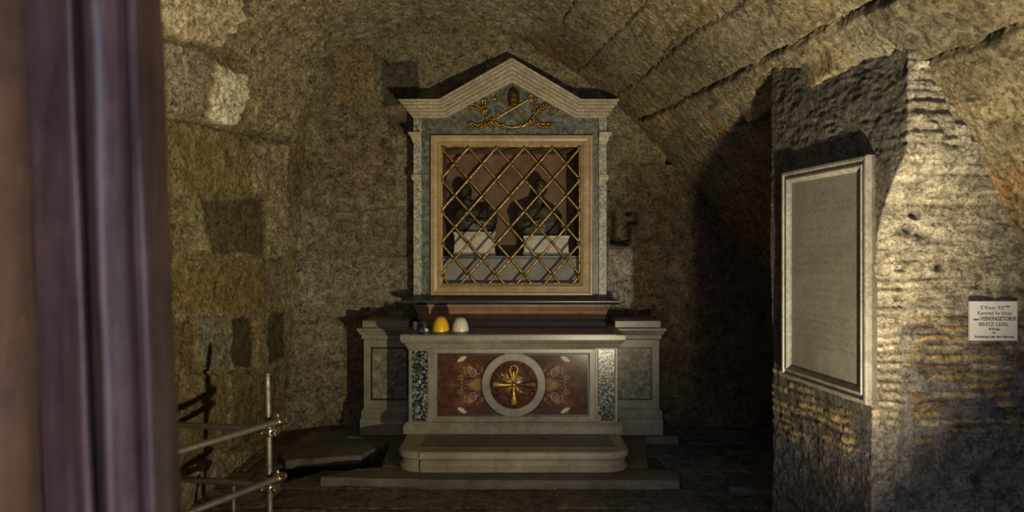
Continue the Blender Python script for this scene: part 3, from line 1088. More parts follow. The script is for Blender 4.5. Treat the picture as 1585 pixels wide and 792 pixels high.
# side pilaster inlays
for x0, x1, y0, y1 in ((638, 661.5, 543, 651), (926, 951, 541, 650.5)):
    pf_ = MB().frame((ax(x0) - .032, ax(x1) + .028, az(y1) - .014, az(y0) + .016), (ax(x0), ax(x1), az(y1), az(y0)), [(0, 0), (.06, .014), (.7, .014), (1, .004)], AY)
    pfo = pf_.build('pilaster_frame', M['white'], ALT)
    MB().box(ax(x0), ax(x1), AY - .005, AY + .01, az(y1), az(y0)).build('pilaster_inlay', M['inlay_dark'], ALT)
# gradine behind the table: dark step, pinkish band, dark shelf
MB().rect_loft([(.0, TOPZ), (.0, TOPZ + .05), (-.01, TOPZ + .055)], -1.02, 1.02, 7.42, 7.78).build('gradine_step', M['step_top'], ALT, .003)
MB().rect_loft([(-.05, TOPZ + .05), (-.045, TOPZ + .09), (-.03, TOPZ + .15), (.0, TOPZ + .20), (.0, TOPZ + .222)], -1.10, 1.10, 7.62, 7.98).build('gradine_band', M['pink'], ALT, .002)
SHZ = TOPZ + .222
MB().rect_loft([(.0, SHZ), (.03, SHZ + .012), (.05, SHZ + .03), (.05, SHZ + .045), (.0, SHZ + .06), (-.05, SHZ + .085)], -1.17, 1.15, 7.60, 7.98).build('gradine_shelf', M['dark_green'], ALT, .002)
SHT = SHZ + .085

# ------------------------------------------------------------------ the two side pedestals
PY = 7.46


def pedestal(side):
    def px_(x):
        return X_(x, PY)
    sgn = 1 if side > 0 else -1
    lab = ('white marble side pedestal right of the altar, with a shiny grey inlay panel' if sgn > 0 else
           'white marble side pedestal left of the altar, half in shadow')
    zb_ = .0765
    t_ = thing('altar_pedestal', lab, 'pedestal', (sgn * 1.36, PY, zb_), 'pedestals flanking the altar')
    xi = 1.125
    xo = (px_(1020.5) if sgn > 0 else -px_(563))
    L, R = (xi, xo) if sgn > 0 else (-xo, -xi)
    le, ri_ = (0, 1) if sgn > 0 else (1, 0)
    z = lambda y: Z_(y, PY)
    MB().rect_loft([(.035, zb_), (.035, z(648)), (.028, z(647))], L, R, PY, 7.97, le, ri_).build('plinth', M['white_dull'], t_, .003)
    MB().rect_loft([(.024, z(647)), (.024, z(636)), (.014, z(633)), (.0, z(631))], L, R, PY, 7.97, le, ri_).build('base', M['white'], t_, .002)
    MB().box(L, R, PY, 7.97, z(632), z(524)).build('body', M['white'], t_, .003)
    MB().rect_loft([(.0, z(526)), (.018, z(524)), (.020, z(518)), (.034, z(517)), (.05, z(512.5)), (.064, z(510)), (.064, z(507.5)), (.05, z(506.5))], L, R, PY, 7.97, le, ri_).build('cornice', M['white'], t_, .002)
    MB().rect_loft([(.012, z(507)), (.012, z(496.5)), (.008, z(496))], L, R, PY, 7.97, le, ri_).build('cap', M['white'], t_, .003)
    pi, po = (1.135, px_(1009.5)) if sgn > 0 else (-1.135, px_(574))
    a, b = min(pi, po), max(pi, po)
    z0, z1 = z(619), z(537)
    MB().frame((a, b, z0, z1), (a + .018, b - .018, z0 + .018, z1 - .018), [(0, 0.0), (0, .003), (1, .003)], PY).build('dark_fillet', M['line_dark'], t_)
    MB().box(a + .01, b - .01, PY - .002, PY + .01, z0 + .01, z1 - .01).build('inlay_panel', M['inlay_grey'], t_)
    return t_


pedestal(1)
pedestal(-1)

# ------------------------------------------------------------------ altar step with rounded front corners
SY = 6.154
st_ = thing('altar_step', 'low marble step with rounded front corners before the altar', 'step', (0, 6.5, .076))


def step_outline(ins, z, n=10):
    x0, x1 = X_(617, 6.32) + ins, X_(973, 6.32) - ins
    yf_, yb_, r = SY + ins, 6.752, .23
    pts = [(x0, yb_, z)]
    for k in range(n + 1):
        a = PI + (PI / 2) * k / n
        pts.append((x0 + r + r * math.cos(a), yf_ + r * .8 + r * .8 * math.sin(a), z))
    for k in range(n + 1):
        a = -PI / 2 + (PI / 2) * k / n
        pts.append((x1 - r + r * math.cos(a), yf_ + r * .8 + r * .8 * math.sin(a), z))
    pts.append((x1, yb_, z))
    return pts


m = MB()
m.loft([step_outline(i, z) for i, z in ((.022, .076), (.012, .082), (.010, .118), (.020, .128), (.026, .135), (.026, .165), (.022, .185), (.010, .196), (.001, .206), (.0, .228), (.002, .250), (.010, .262), (.02, .2655))], smooth=False)
m.build('step_body', M['step'], st_)
# inset tread of darker stone
x0, x1 = X_(655, 6.4), X_(948, 6.4)
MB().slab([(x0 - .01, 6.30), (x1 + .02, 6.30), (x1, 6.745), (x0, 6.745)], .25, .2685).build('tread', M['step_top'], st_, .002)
ck = MB()
for xx in (649, 970):
    X0 = X_(xx, SY)
    zz_ = [.08, .11, .14, .17, .20, .23, .262]
    yy_ = [.012, .009, .024, .024, .008, -.001, .004]
    for k in range(6):
        a, b = X0 + .006 * math.sin(k * 2.1), X0 + .006 * math.sin((k + 1) * 2.1)
        if xx == 649:
            ck.add([(a - .004, SY + yy_[k] - .002, zz_[k]), (a + .004, SY + yy_[k] - .002, zz_[k]), (b + .004, SY + yy_[k + 1] - .002, zz_[k + 1]), (b - .004, SY + yy_[k + 1] - .002, zz_[k + 1]),
                    (a - .004, SY + .04, zz_[k]), (a + .004, SY + .04, zz_[k]), (b + .004, SY + .04, zz_[k + 1]), (b - .004, SY + .04, zz_[k + 1])],
                   [(0, 1, 2, 3), (4, 7, 6, 5), (0, 3, 7, 4), (1, 5, 6, 2), (0, 4, 5, 1), (3, 2, 6, 7)])
ck.build('crack', M['line_dark'], st_)

# ------------------------------------------------------------------ stone platform, kerb and loose slabs


def rough_slab(name, poly, z0, z1, mat, lab, cat, kind=None, amp=.006, seed=0):
    """slab with a subdivided, chipped outline"""
    rnd = random.Random(seed)
    pts = []
    n = len(poly)
    for i in range(n):
        a, b = Vector((*poly[i], 0)), Vector((*poly[(i + 1) % n], 0))
        k = max(2, int((b - a).length / .06))
        nn = Vector(((b - a).y, -(b - a).x, 0)).normalized()
        for q in range(k):
            p = a.lerp(b, q / k) + nn * rnd.uniform(-amp, amp)
            pts.append(p)
    c = sum(pts, Vector()) / len(pts)
    rings = []
    for ins, z in ((.004, z0), (0, z0 + (z1 - z0) * .4), (.002, z1 - .012), (.010, z1 - .003), (.022, z1)):
        rings.append([(p.x + (c - p).normalized().x * ins, p.y + (c - p).normalized().y * ins, z + rnd.uniform(-.0015, .0015)) for p in pts])
    o = MB().loft(rings, smooth=False).build(name, mat, o=(c.x, c.y, z0))
    return tag(o, lab, cat, kind=kind)


rough_slab('stone_platform', [(-1.22, 6.36), (1.27, 6.36), (1.45, 7.38), (1.80, 7.38), (1.80, 7.98), (-1.80, 7.98), (-1.80, 7.38), (-1.30, 7.30)], -.02, .074, M['kerb'],
           'grey stone platform under the altar and pedestals', 'platform', amp=.004, seed=3)
rough_slab('stone_kerb', [(X_(494, 6.02), 6.06), (X_(700, 5.98), 5.985), (X_(1052, 5.97), 5.97), (X_(1056, 6.1), 6.2), (X_(1004, 6.15), 6.345), (X_(610, 6.3), 6.345), (X_(545, 6.2), 6.30)], -.02, .074, M['kerb'],
           'long grey kerb stone in front of the altar step', 'kerb', seed=4)
lo = [fl(432, 700, .06), fl(442, 712, .06), fl(560, 704, .06), fl(622, 672, .06), fl(560, 662, .06), fl(480, 668, .06)]
rough_slab('paving_slab', lo, -.02, .06, M['kerb'], 'dark loose paving slab between the left wall and the altar', 'paving slab', amp=.014, seed=5)
lo = [fl(1125, 731, .05), fl(1128, 752, .05), fl(1203, 760, .05), fl(1204, 732, .05)]
rough_slab('paving_slab', [(p[0], p[1]) for p in lo], -.02, .05, marble('blue_grey_slab', (.085, .09, .10), (.05, .05, .06), 6, .7), 'raised blue-grey paving slab at the foot of the brick pillar', 'paving slab', amp=.006, seed=6)

# ------------------------------------------------------------------ shrine (aedicule) on the gradine
QY = 7.80


def qx(x, d=0.0):
    return X_(x, QY - d)


def qz(y, d=0.0):
    return Z_(y, QY - d)


SH = thing('wall_shrine', 'gabled marble shrine with a brass lattice above the altar', 'shrine', (0, QY, SHT))
fo = (qx(667), qx(917), qz(457), qz(210))
fi = (qx(683), qx(898.5), qz(440), qz(225))
# green marble field round the frame, with the gable field above
g = MB()
bl, br = qx(641), qx(938)
g.box(bl, fo[0] + .02, QY, 8.0, SHT, fo[3] - .02)
g.box(fo[1] - .02, br, QY, 8.0, SHT, fo[3] - .02)
g.box(fo[0], fo[1], QY, 8.0, SHT, fo[2] + .02)
g.prism([(bl, fo[3] - .02), (br, fo[3] - .02), (br, qz(176)), (qx(890), qz(176)), (qx(792), qz(122)), (qx(690), qz(176)), (bl, qz(176))], QY, 7.95)
g.build('green_field', M['green'], SH)
# speckled pilaster strips with capitals
for s, (a, b) in ((-1, (640.5, 653)), (1, (926.5, 938.5))):
    p = MB().box(qx(a), qx(b), QY - .03, 8.0, SHT, qz(172))
    po = p.build('pilaster', M['speckle'], SH, .003)
    e = qx(640.5) if s < 0 else qx(938.5)
    c = MB()
    L, R = (qx(640.5), qx(653)) if s < 0 else (qx(926.5), qx(938.5))
    le, ri_ = (1, 0) if s < 0 else (0, 1)
    c.rect_loft([(.0, qz(222)), (.012, qz(219)), (.020, qz(214)), (.040, qz(211)), (.056, qz(207)), (.056, qz(206))], L, R, QY - .032, 8.0, le, ri_)
    c.build('capital', M['gable'], po)
    c = MB().rect_loft([(.0, qz(280)), (.014, qz(279)), (.020, qz(275)), (.018, qz(271)), (.0, qz(269))], L, R, QY - .032, 8.0, le, ri_)
    c.build('band', M['gable'], po)
# gabled cornice in stepped layers


def gable(tt, d):
    return [(qx(618 + 22 * tt, d), qz(157 + 26 * tt, d)), (qx(681 + 9 * tt, d), qz(157 + 26 * tt, d)), (qx(792, d), qz(94 + 34 * tt, d)), (qx(898 - 8 * tt, d), qz(157 + 26 * tt, d)), (qx(957 - 19 * tt, d), qz(157 + 26 * tt, d))]


gm = MB()
edges = [0, .13, .17, .30, .34, .48, .53, .66, .71, .84, .88, 1.0]
prot = [.21, .185, .195, .155, .165, .12, .13, .085, .095, .06, .065]
for k in range(11):
    d = prot[k]
    tp, bt_ = gable(edges[k], d * .4), gable(edges[k + 1], d * .4)
    poly = tp + bt_[::-1]
    gm.prism(poly, QY - d, 7.97)
gm.build('gabled_cornice', M['gable'], SH, .003)
# yellow marble frame
MB().frame(fo, fi, [(0, -.02), (0, .05), (.06, .062), (.22, .062), (.30, .050), (.36, .046), (.62, .040), (.70, .052), (.78, .052), (.84, .034), (.92, .028), (1, .020), (1, -.12)], QY).build('frame', M['yellow_marble'], SH)
dfo = (fo[0] - .012, fo[1] + .012, fo[2] - .012, fo[3] + .012)
MB().frame(dfo, fo, [(0, 0), (.2, .012), (1, .012)], QY).build('frame_edge', M['white_dull'], SH)
# niche box
nb = MB()
n0, n1, nz0, nz1, nyb = fi[0] - .012, fi[1] + .012, fi[2] - .01, fi[3] + .01, 8.62
nb.box(n0, n1, nyb, nyb + .05, nz0, nz1)
nb.box(n0 - .05, n0, QY + .05, nyb + .05, nz0 - .05, nz1 + .05)
nb.box(n1, n1 + .05, QY + .05, nyb + .05, nz0 - .05, nz1 + .05)
nb.box(n0, n1, QY + .05, nyb + .05, nz1, nz1 + .05)
nb.box(n0, n1, QY + .05, nyb + .05, nz0 - .05, nz0)
nb.build('niche', M['niche'], SH)
LZ = Z_(397, 8.0)
MB().box(n0, n1, 8.0, 8.55, nz0, LZ - .02).build('niche_ledge', M['niche_slab'], SH, .004)
MB().box(n0, n1, 8.03, 8.58, LZ - .02, LZ + .01).build('ledge_slab', M['dark_green'], SH, .003)
# brass lattice
GY = QY + .045
gx0, gx1, gz0, gz1 = fi[0] - .004, fi[1] + .004, fi[2] - .004, fi[3] + .004
gr = MB().frame((gx0, gx1, gz0, gz1), (gx0 + .016, gx1 - .016, gz0 + .016, gz1 - .016), [(0, .0), (0, .014), (1, .014), (1, 0)], GY)
# crossings, in photo points: columns 21 px apart, rows 26 px apart
cw, ch = 43.4 * QY / F, 49.4 * QY / F
ox, oz = qx(703.5), qz(252.5)


def clip(x0, z0, dx, dz):
    t0, t1 = -1e9, 1e9
    for p, d, lo_, hi in ((x0, dx, gx0 + .004, gx1 - .004), (z0, dz, gz0 + .004, gz1 - .004)):
        a, b = (lo_ - p) / d, (hi - p) / d
        if a > b:
            a, b = b, a
        t0, t1 = max(t0, a), min(t1, b)
    return (t0, t1) if t1 - t0 > .05 else None


bars = []
for fam in (1, -1):
    for k in range(-12, 13):
        c = clip(ox + k * cw, oz, cw, fam * ch)
        if c:
            t0, t1 = c
            bars.append((fam, (ox + k * cw + t0 * cw, oz + fam * t0 * ch), (ox + k * cw + t1 * cw, oz + fam * t1 * ch)))
cr = []
for i in range(-14, 15):
    for j in range(-14, 15):
        if (i + j) % 2 == 0:
            xx, zz_ = ox + i * cw / 2, oz + j * ch / 2
            if gx0 - .01 < xx < gx1 + .01 and gz0 - .01 < zz_ < gz1 + .01:
                cr.append((xx, zz_))
for xx, zz_ in cr:
    xx2, zz2 = min(max(xx, gx0 + .018), gx1 - .018), min(max(zz_, gz0 + .018), gz1 - .018)
    gr.lathe([(.001, -.028), (.020, -.022), (.026, 0), (.020, .022), (.001, .028)], (xx2, GY - .012, zz2), (0, 0, 1), 10)
    gr.lathe([(.016, .0), (.014, .020), (.007, .028), (.001, .029)], (xx2, GY - .024, zz2), (0, -1, 0), 10)
grille = gr.build('grille', M['brass'], SH)
for fam, a, b in bars:
    yy = GY - .012 - (.011 if fam > 0 else -.011)
    A, B = Vector((a[0], yy, a[1])), Vector((b[0], yy, b[1]))
    n = 2
    MB().tube([A, A.lerp(B, .5), B], .0145, 10).build('bar', M['brass'], grille)

# gilded emblem on the gable field: tiara, two crossed keys, two branches
EY = QY


def E(x, y, d=.012):
    return Vector((qx(x), EY - d, qz(y)))


em = MB()
em.tube([E(777, 196), E(792, 198), E(806, 196)], [.008, .013, .008], 8)
em.lathe([(.02, 0), (.018, .012), (.001, .016)], E(792, 197, 0), (0, -1, 0), 12)
emblem = em.build('gilt_emblem', M['gold'], SH)
ti = MB()
prf = [(.046, 0), (.052, .010), (.052, .022), (.048, .026), (.056, .050), (.060, .066), (.062, .070), (.057, .078), (.060, .100), (.058, .118), (.060, .122), (.054, .128), (.050, .150), (.042, .168), (.030, .182), (.014, .192), (.016, .198), (.010, .208), (.001, .212)]
c0 = E(795, 164, .02)
prf = [(r * 1.15, z * 1.05) for r, z in prf]
ti.lathe(prf, c0, (0, 0, 1), 22, 1.0, .6)
ti.build('tiara', M['gold_dull'], emblem)['label'] = 'dull bronze three-banded tiara'
for (hx, hy), (tx, ty), s in (((768, 152), (813, 183), -1), ((819, 154), (769, 183), 1)):
    k = MB()
    A, B = E(hx, hy, .016), E(tx, ty, .016)
    k.tube([A, A.lerp(B, .5), B], .0125, 8)
    for j in range(14):
        pass
    rp_ = []
    d = (A - B).normalized()
    nrm = Vector((-d.z, 0, d.x))
    loop = [A + d * .03 + (d * math.cos(t_) + nrm * math.sin(t_)) * .030 for t_ in [2 * PI * q / 16 for q in range(17)]]
    k.tube(loop, .011, 6, False)
    k.tube([A + nrm * -.034 + d * .012, A + nrm * .034 + d * .012], .008, 6)
    k.lathe([(.012, 0), (.013, .01), (.001, .02)], A, (0, -1, 0), 10)
    k.lathe([(.011, -.008), (.013, 0), (.011, .008)], A.lerp(B, .45), d, 10)
    # the bit of the key
    q0 = B + d * .02
    for w_ in (0, .018):
        k.tube([q0 + d * w_, q0 + d * w_ + nrm * (.028 * s)], .006, 6)
    k.tube([q0 + nrm * (.028 * s) - d * .006, q0 + nrm * (.028 * s) + d * .026], .006, 6)
    k.build('key', M['gold'], emblem)


def bez(pts, n=24):
    c = catmull([(p.x, p.z) for p in pts], max(3, n // (len(pts) - 1)))
    return [Vector((a, EY - .014, b)) for a, b in c]


def leaf(m, p, ang, L, w_, lift=.018):
    d = Vector((math.cos(ang), 0, math.sin(ang)))
    nn = Vector((-d.z, 0, d.x))
    top, bot = [], []
    rings = []
    for k in range(6):
        q = k / 5
        ww = w_ * math.sin(PI * (.12 + .86 * q)) + .0008
        y = -lift * math.sin(q * PI * .8)
        c = p + d * (L * q) + Vector((0, y, 0))
        rings.append([c + nn * ww, c + Vector((0, -.006, 0)), c - nn * ww, c + Vector((0, .003, 0))])
    m.loft(rings, True, True, True)


def branch(paths, rnd):
    m = MB()
    for pts, lv, lo_ in paths:
        c = bez(pts)
        n = len(c)
        m.tube(c, [.017 * (1 - .55 * i / n) for i in range(n)], 7)
        for i in range(3, n, lv):
            d = (c[min(i + 1, n - 1)] - c[i - 1])
            a = math.atan2(d.z, d.x)
            for s in (1, -1):
                leaf(m, c[i], a + s * rnd.uniform(.4, .75), lo_ * rnd.uniform(.9, 1.4), .016)
        d = c[-1] - c[-2]
        leaf(m, c[-1], math.atan2(d.z, d.x), lo_ * 1.2, .013)
    return m


rnd = random.Random(3)
Lp = [([E(790, 197), E(772, 194), E(757, 183), E(750, 168), E(749, 160)], 3, .05), ([E(755, 180), E(744, 170), E(734, 165), E(724, 165)], 2, .045), ([E(774, 194), E(756, 192), E(740, 196), E(730, 193)], 2, .045)]
branch(Lp, rnd).build('laurel_branch', M['gold'], emblem)
Rp = [([E(794, 197), E(812, 195), E(824, 186), E(829, 168), E(829, 148)], 3, .045), ([E(828, 178), E(838, 168), E(850, 163), E(862, 168), E(866, 170)], 2, .045), ([E(810, 195), E(826, 190), E(838, 194), E(852, 194)], 2, .045)]
branch(Rp, rnd).build('laurel_branch', M['gold'], emblem)

# ------------------------------------------------------------------ the two bronze busts in the niche


def bust(cx, w, hz, label, headx, headz, turn, beard, curl, blk, seed):
    base_z = LZ + .01
    t_ = thing('bronze_bust', label, 'bust', (cx, 8.3, base_z), 'bronze busts behind the lattice')
    bx0, bx1, bh = blk
    MB().rect_loft([(.012, base_z), (.012, base_z + .03), (.0, base_z + .045), (-.006, base_z + bh - .05), (.006, base_z + bh - .025), (.01, base_z + bh)], bx0, bx1, 8.17, 8.44).build('marble_block', marble('bust_block_marble', (.62, .58, .48), (.4, .36, .3), 6, .5), t_, .003)
    z0 = base_z + bh
    H = headz - z0                                            # height of head centre above the block
    hr = .085
    # cross sections (height fraction, centre x, rx, ry)
    sec = [(0, 0, w * .42, .10), (.06, 0, w * .50, .12), (.25, 0, w * .56, .135), (.42, 0, w * .55, .125), (.54, .1, w * .46, .11), (.62, .25, w * .30, .085), (.68, .5, .065, .066), (.76, .8, .056, .058)]
    n = 48
    rings = []
    zs, prm = [], []
    for k in range(34):
        q = k / 33
        f = q * .76
        a = [np.interp(f, [s[0] for s in sec], [s[j] for s in sec]) for j in (1, 2, 3)]
        zs.append((z0 + f * H, cx + (headx - cx) * a[0], 8.30 - .02 * a[0], a[1], a[2], 0))
    for k in range(1, 26):                                    # head
        th = -1.15 + (PI / 2 + 1.15) * k / 25
        zs.append((headz + hr * 1.28 * math.sin(th), headx, 8.28, hr * .86 * math.cos(th) + .002, hr * math.cos(th) + .002, 1))
    for z, x0, y0, rx, ry, hd in zs:
        r_ = []
        for i in range(n):
            a = 2 * PI * i / n
            dx, dy = math.cos(a), math.sin(a)
            # facing angle (front is -Y turned by `turn`)
            fa = math.atan2(math.sin(a + PI / 2 - turn), math.cos(a + PI / 2 - turn))
            s = 1.0
            dz = 0
            if hd:
                hz_ = (z - headz) / hr
                fr_ = math.exp(-(fa / .22) ** 2)
                s += .34 * fr_ * math.exp(-((hz_ + .12) / .22) ** 2)          # nose
                s += .12 * math.exp(-(fa / .6) ** 2) * math.exp(-((hz_ - .28) / .13) ** 2)   # brow
                s -= .13 * (math.exp(-((abs(fa) - .36) / .16) ** 2)) * math.exp(-((hz_ - .05) / .14) ** 2)   # eye sockets
                s -= .10 * math.exp(-(fa / .3) ** 2) * math.exp(-((hz_ + .5) / .07) ** 2)    # mouth
                if beard:
                    s += .30 * math.exp(-(fa / .75) ** 2) * math.exp(-((hz_ + .85) / .35) ** 2) * (1 + .35 * math.sin(fa * 14))
                if curl:
                    hm = 1 if (abs(fa) > 1.0 or hz_ > .55) else 0
                    s += hm * (.13 + .08 * math.sin(fa * 11 + hz_ * 5) * math.sin(hz_ * 10))
                s += .10 * math.exp(-((abs(fa) - 1.6) / .16) ** 2) * math.exp(-((hz_) / .25) ** 2)   # ears
            else:
                # drapery folds running from the shoulders to the middle
                fold = math.sin(7 * a + 9 * (z - z0) / H + seed) * .5 + math.sin(13 * a - 14 * (z - z0) / H + seed * 2) * .3
                s += .075 * fold * min(1, rx / .15)
            r_.append((x0 + dx * rx * s, y0 + dy * ry * s, z + dz))
        rings.append(r_)
    m = MB().loft(rings, True, True, True)
    # an arm bent across the chest, growing out of the shoulder
    sh = 1 if turn > 0 else -1
    A = Vector((cx + sh * w * .40, 8.26, z0 + .46 * H))
    B = Vector((cx + sh * w * .42, 8.17, z0 + .20 * H))
    Cc = Vector((cx - sh * w * .02, 8.13, z0 + .30 * H))
    pts = [A, A.lerp(B, .5) + Vector((sh * .02, -.01, 0)), B, B.lerp(Cc, .5) + Vector((0, -.02, 0)), Cc]
    m.tube(pts, [.07, .066, .055, .046, .034], 14)
    for k in range(4):
        m.tube([Cc, Cc + Vector((-sh * .035, -.012, .02 - .013 * k)), Cc + Vector((-sh * .058, .004, .016 - .014 * k))], [.010, .009, .007], 8)
    m.tube([Cc + Vector((0, 0, .015)), Cc + Vector((-sh * .01, -.012, .05))], [.011, .008], 8)
    m.build('figure', M['bronze'], t_)


HB = 8.28
bust(X_(733, HB), .50, 0, 'dark bronze bearded bust behind the left half of the brass lattice', X_(721, HB), Z_(298, HB), .35, True, False, (X_(703, 8.2), X_(766, 8.2), Z_(360, 8.2) - LZ), 1.0)
bust(X_(833, HB), .50, 0, 'dark bronze curly-haired bust behind the right half of the brass lattice', X_(836, HB), Z_(290, HB), -.35, True, True, (X_(811, 8.2), X_(880, 8.2), Z_(366, 8.2) - LZ), 4.0)

# ------------------------------------------------------------------ hats and small things on the altar
MZ = TOPZ


def hard_hat(cx, cy, w_, h_, mat, label, rot, ridges):
    t_ = thing('hard_hat', label, 'hard hat', (cx, cy, MZ), 'hard hats on the altar table', rotz=rot)
    n, k = 56, 22
    rings = []
    for j in range(k + 1):
        q = j / k
        th = q * PI / 2
        r_ = []
        for i in range(n):
            a = 2 * PI * i / n
            c, s = math.cos(a), math.sin(a)
            rx, ry = w_ / 2 * .93, w_ / 2 * 1.12
            rr = math.cos(th) ** .74
            zt_ = .012 + (h_ - .012) * math.sin(th) ** 1.08
            x, y = c * rx * rr, s * ry * rr
            rid = 0
            for rc in ridges:
                rid += .010 * math.exp(-((x - rc) / .006) ** 2) * min(1, zt_ / (h_ * .6))
            r_.append((x, y, zt_ + rid))
        rings.append(r_)
    MB().loft(rings, False, True, True).build('shell', mat, t_, o=(0, 0, 0))
    b = MB()
    inn, out, o2, lo2 = [], [], [], []
    for i in range(n):
        a = 2 * PI * i / n
        c, s = math.cos(a), math.sin(a)
        pk = max(0, -s) ** 3
        rx, ry = w_ / 2, w_ / 2 * 1.2
        inn.append((c * rx * .90, s * w_ / 2 * 1.08, .016))
        out.append((c * rx * 1.02, s * (ry + .035 * pk), .010 - .006 * pk))
        o2.append((c * rx * 1.02, s * (ry + .035 * pk), .005 - .005 * pk))
        lo2.append((c * rx * .90, s * w_ / 2 * 1.08, .006))
    b.loft([inn, out, o2, lo2], False, False, True)
    b.build('brim', mat, t_, o=(0, 0, 0))
    sb = MB()
    s0 = [(math.cos(2 * PI * i / n) * w_ / 2 * .86, math.sin(2 * PI * i / n) * w_ / 2 * 1.03, .0015) for i in range(n)]
    s1 = [(x, y, .03) for x, y, z in s0]
    sb.loft([s0, s1], False, False, True)
    sb.build('headband', M['hatdark'], t_, o=(0, 0, 0))
    return t_


YH = 6.93
hard_hat(X_(682.3, YH), YH, .186, Z_(490, YH) - MZ, M['yellow'], 'glossy yellow hard hat on the altar table', .12, (-.03, 0, .03))
hard_hat(X_(712.8, YH), YH, .182, Z_(491.5, YH) - MZ, M['hatwhite'], 'white ridged hard hat on the altar table', .3, (-.045, -.022, 0, .022, .045))
hard_hat(X_(655.5, 7.1), 7.1, .13, Z_(495, 7.1) - MZ, M['hatgreen'], 'dark green hard hat at the left end of the altar table', .3, (0,))
# crumpled blue and white cloths in front of the green hat


def lump(cx, cy, w_, d_, h_, seed, n=28, k=16):
    r_ = []
    P_ = []
    for j in range(k + 1):
        th = -.5 + (PI / 2 + .5) * j / k
        for i in range(n):
            a = 2 * PI * i / n
            P_.append((math.cos(a) * math.cos(th), math.sin(a) * math.cos(th), math.sin(th)))
    P_ = np.array(P_)
    dsp = 1 + .28 * fbm(P_, 2.2, 3, seed=seed) + .18 * ridged(P_, 3.0, 2, seed=seed + 3)
    P_ = P_ * dsp[:, None]
    zmin = P_[:, 2].min()
    P_ = P_ * np.array([w_ / 2, d_ / 2, 1]) + 0
    P_[:, 2] = (P_[:, 2] - zmin) / (P_[:, 2].max() - zmin) * h_ + MZ + .001
    P_[:, 0] += cx
    P_[:, 1] += cy
    return MB().loft([[tuple(P_[j * n + i]) for i in range(n)] for j in range(k + 1)], True, True, True)


YL = 6.84
gl = lump(X_(652.5, YL), YL, .055, .06, .065, 3.0).build('crumpled_cloth', M['blue'], o=(X_(652.5, YL), YL, MZ))
tag(gl, 'crumpled dark blue cloth lump in front of the green hat', 'cloth')
gl = lump(X_(659.5, YL + .03), YL + .03, .05, .05, .052, 8.0).build('crumpled_cloth', M['whitecloth'], o=(X_(659.5, YL), YL + .03, MZ))
tag(gl, 'crumpled white cloth lump beside the yellow hard hat', 'cloth')
yc2 = 7.15
cz = Z_(508, yc2)
cp_ = MB().lathe([(.018, 0), (.020, .02), (.024, .068), (.026, .078), (.023, .080), (.020, .03), (.001, .028)], (X_(643, yc2), yc2, MZ), (0, 0, 1), 20)
tag(cp_.build('paper_cup', M['hatwhite'], o=(X_(643, yc2), yc2, MZ)), 'small white cup at the far left of the altar table', 'cup')

# ------------------------------------------------------------------ inscribed plaque on the inner face of the pillar
th = math.atan2(1.85 - FARX, FARY - CYP)
# local frame: +x runs along the face towards the viewer, -y out of the face
ca = Vector((1.845 - FARX, CYP - FARY, 0)).normalized()
rot = math.atan2(ca.y, ca.x)
nrm = Vector((ca.y, -ca.x, 0))


def face_u(x, out):
    """distance along the pillar face where the sight line through photo column x meets it"""
    k = (x - CX) / F
    o_ = Vector((FARX, FARY, 0)) + nrm * out
    return (k * o_.y - o_.x) / (ca.x - k * ca.y)


OUT = .02
uL, uR = face_u(1216.5, OUT), face_u(1344.5, OUT + .02)
pL = Vector((FARX, FARY, 0)) + ca * uL
pR = Vector((FARX, FARY, 0)) + ca * uR
zT = .5 * (Z_(265, pL.y) + Z_(242, pR.y))
zBt = .5 * (Z_(582, pL.y) + Z_(626, pR.y))
W_, H_ = uR - uL, zT - zBt
pc = Vector((FARX, FARY, 0)) + nrm * .022
pc = pc + ca * uL
PL = thing('wall_plaque', 'tall grey marble inscription plaque in a moulded frame on the pillar side', 'plaque', (pc.x, pc.y, zBt), rotz=rot)
fw = .075
MB().frame((0, W_, 0, H_), (fw, W_ - fw, fw, H_ - fw), [(0, -.03), (0, .024), (.10, .032), (.28, .032), (.34, .020), (.55, .018), (.62, .028), (.72, .028), (.9, .008), (1, .002), (1, -.02)], 0).build('frame', M['plaque_frame'], PL, o=(0, 0, 0))
MB().box(fw - .01, W_ - fw + .01, -.002, .01, fw - .01, H_ - fw + .01).build('slab', M['plaque'], PL, o=(0, 0, 0))
MB().box(.0, W_, .0, .03, 0, H_).build('back', M['plaque_frame'], PL, o=(0, 0, 0))
# worn, unreadable engraved letters: rows of short cut strokes
ins = MB()
rnd = random.Random(11)


def stroke(x0, z0, x1, z1, w_=.0022):
    d = Vector((x1 - x0, 0, z1 - z0))
    nn = Vector((-d.z, 0, d.x)).normalized() * w_ / 2
    A, B = Vector((x0, -.0024, z0)), Vector((x1, -.0024, z1))
    ins.add([A + nn, B + nn, B - nn, A - nn, A + nn + Vector((0, .002, 0)), B + nn + Vector((0, .002, 0)), B - nn + Vector((0, .002, 0)), A - nn + Vector((0, .002, 0))],
            [(0, 1, 2, 3), (4, 7, 6, 5), (0, 4, 5, 1), (1, 5, 6, 2), (2, 6, 7, 3), (3, 7, 4, 0)])


def glyph(x, z, h):
    w_ = h * rnd.uniform(.4, .7)
    kind = rnd.randrange(7)
    if kind in (0, 1, 2, 5):
        stroke(x, z, x, z + h)
    if kind in (1, 3):
        stroke(x + w_, z, x + w_, z + h)
    if kind in (2, 4):
        stroke(x, z + h, x + w_, z + h)
    if kind in (1, 5, 6):
        stroke(x, z + h * .5, x + w_, z + h * .5)
    if kind in (3, 4, 6):
        stroke(x, z, x + w_ * .5, z + h)
    if kind == 4:
        stroke(x + w_ * .5, z, x + w_ * .5, z + h)
    if kind == 6:
        stroke(x + w_, z, x + w_ * .5, z + h)
    if kind == 0:
        stroke(x, z, x + w_, z)
    return w_ + h * .28


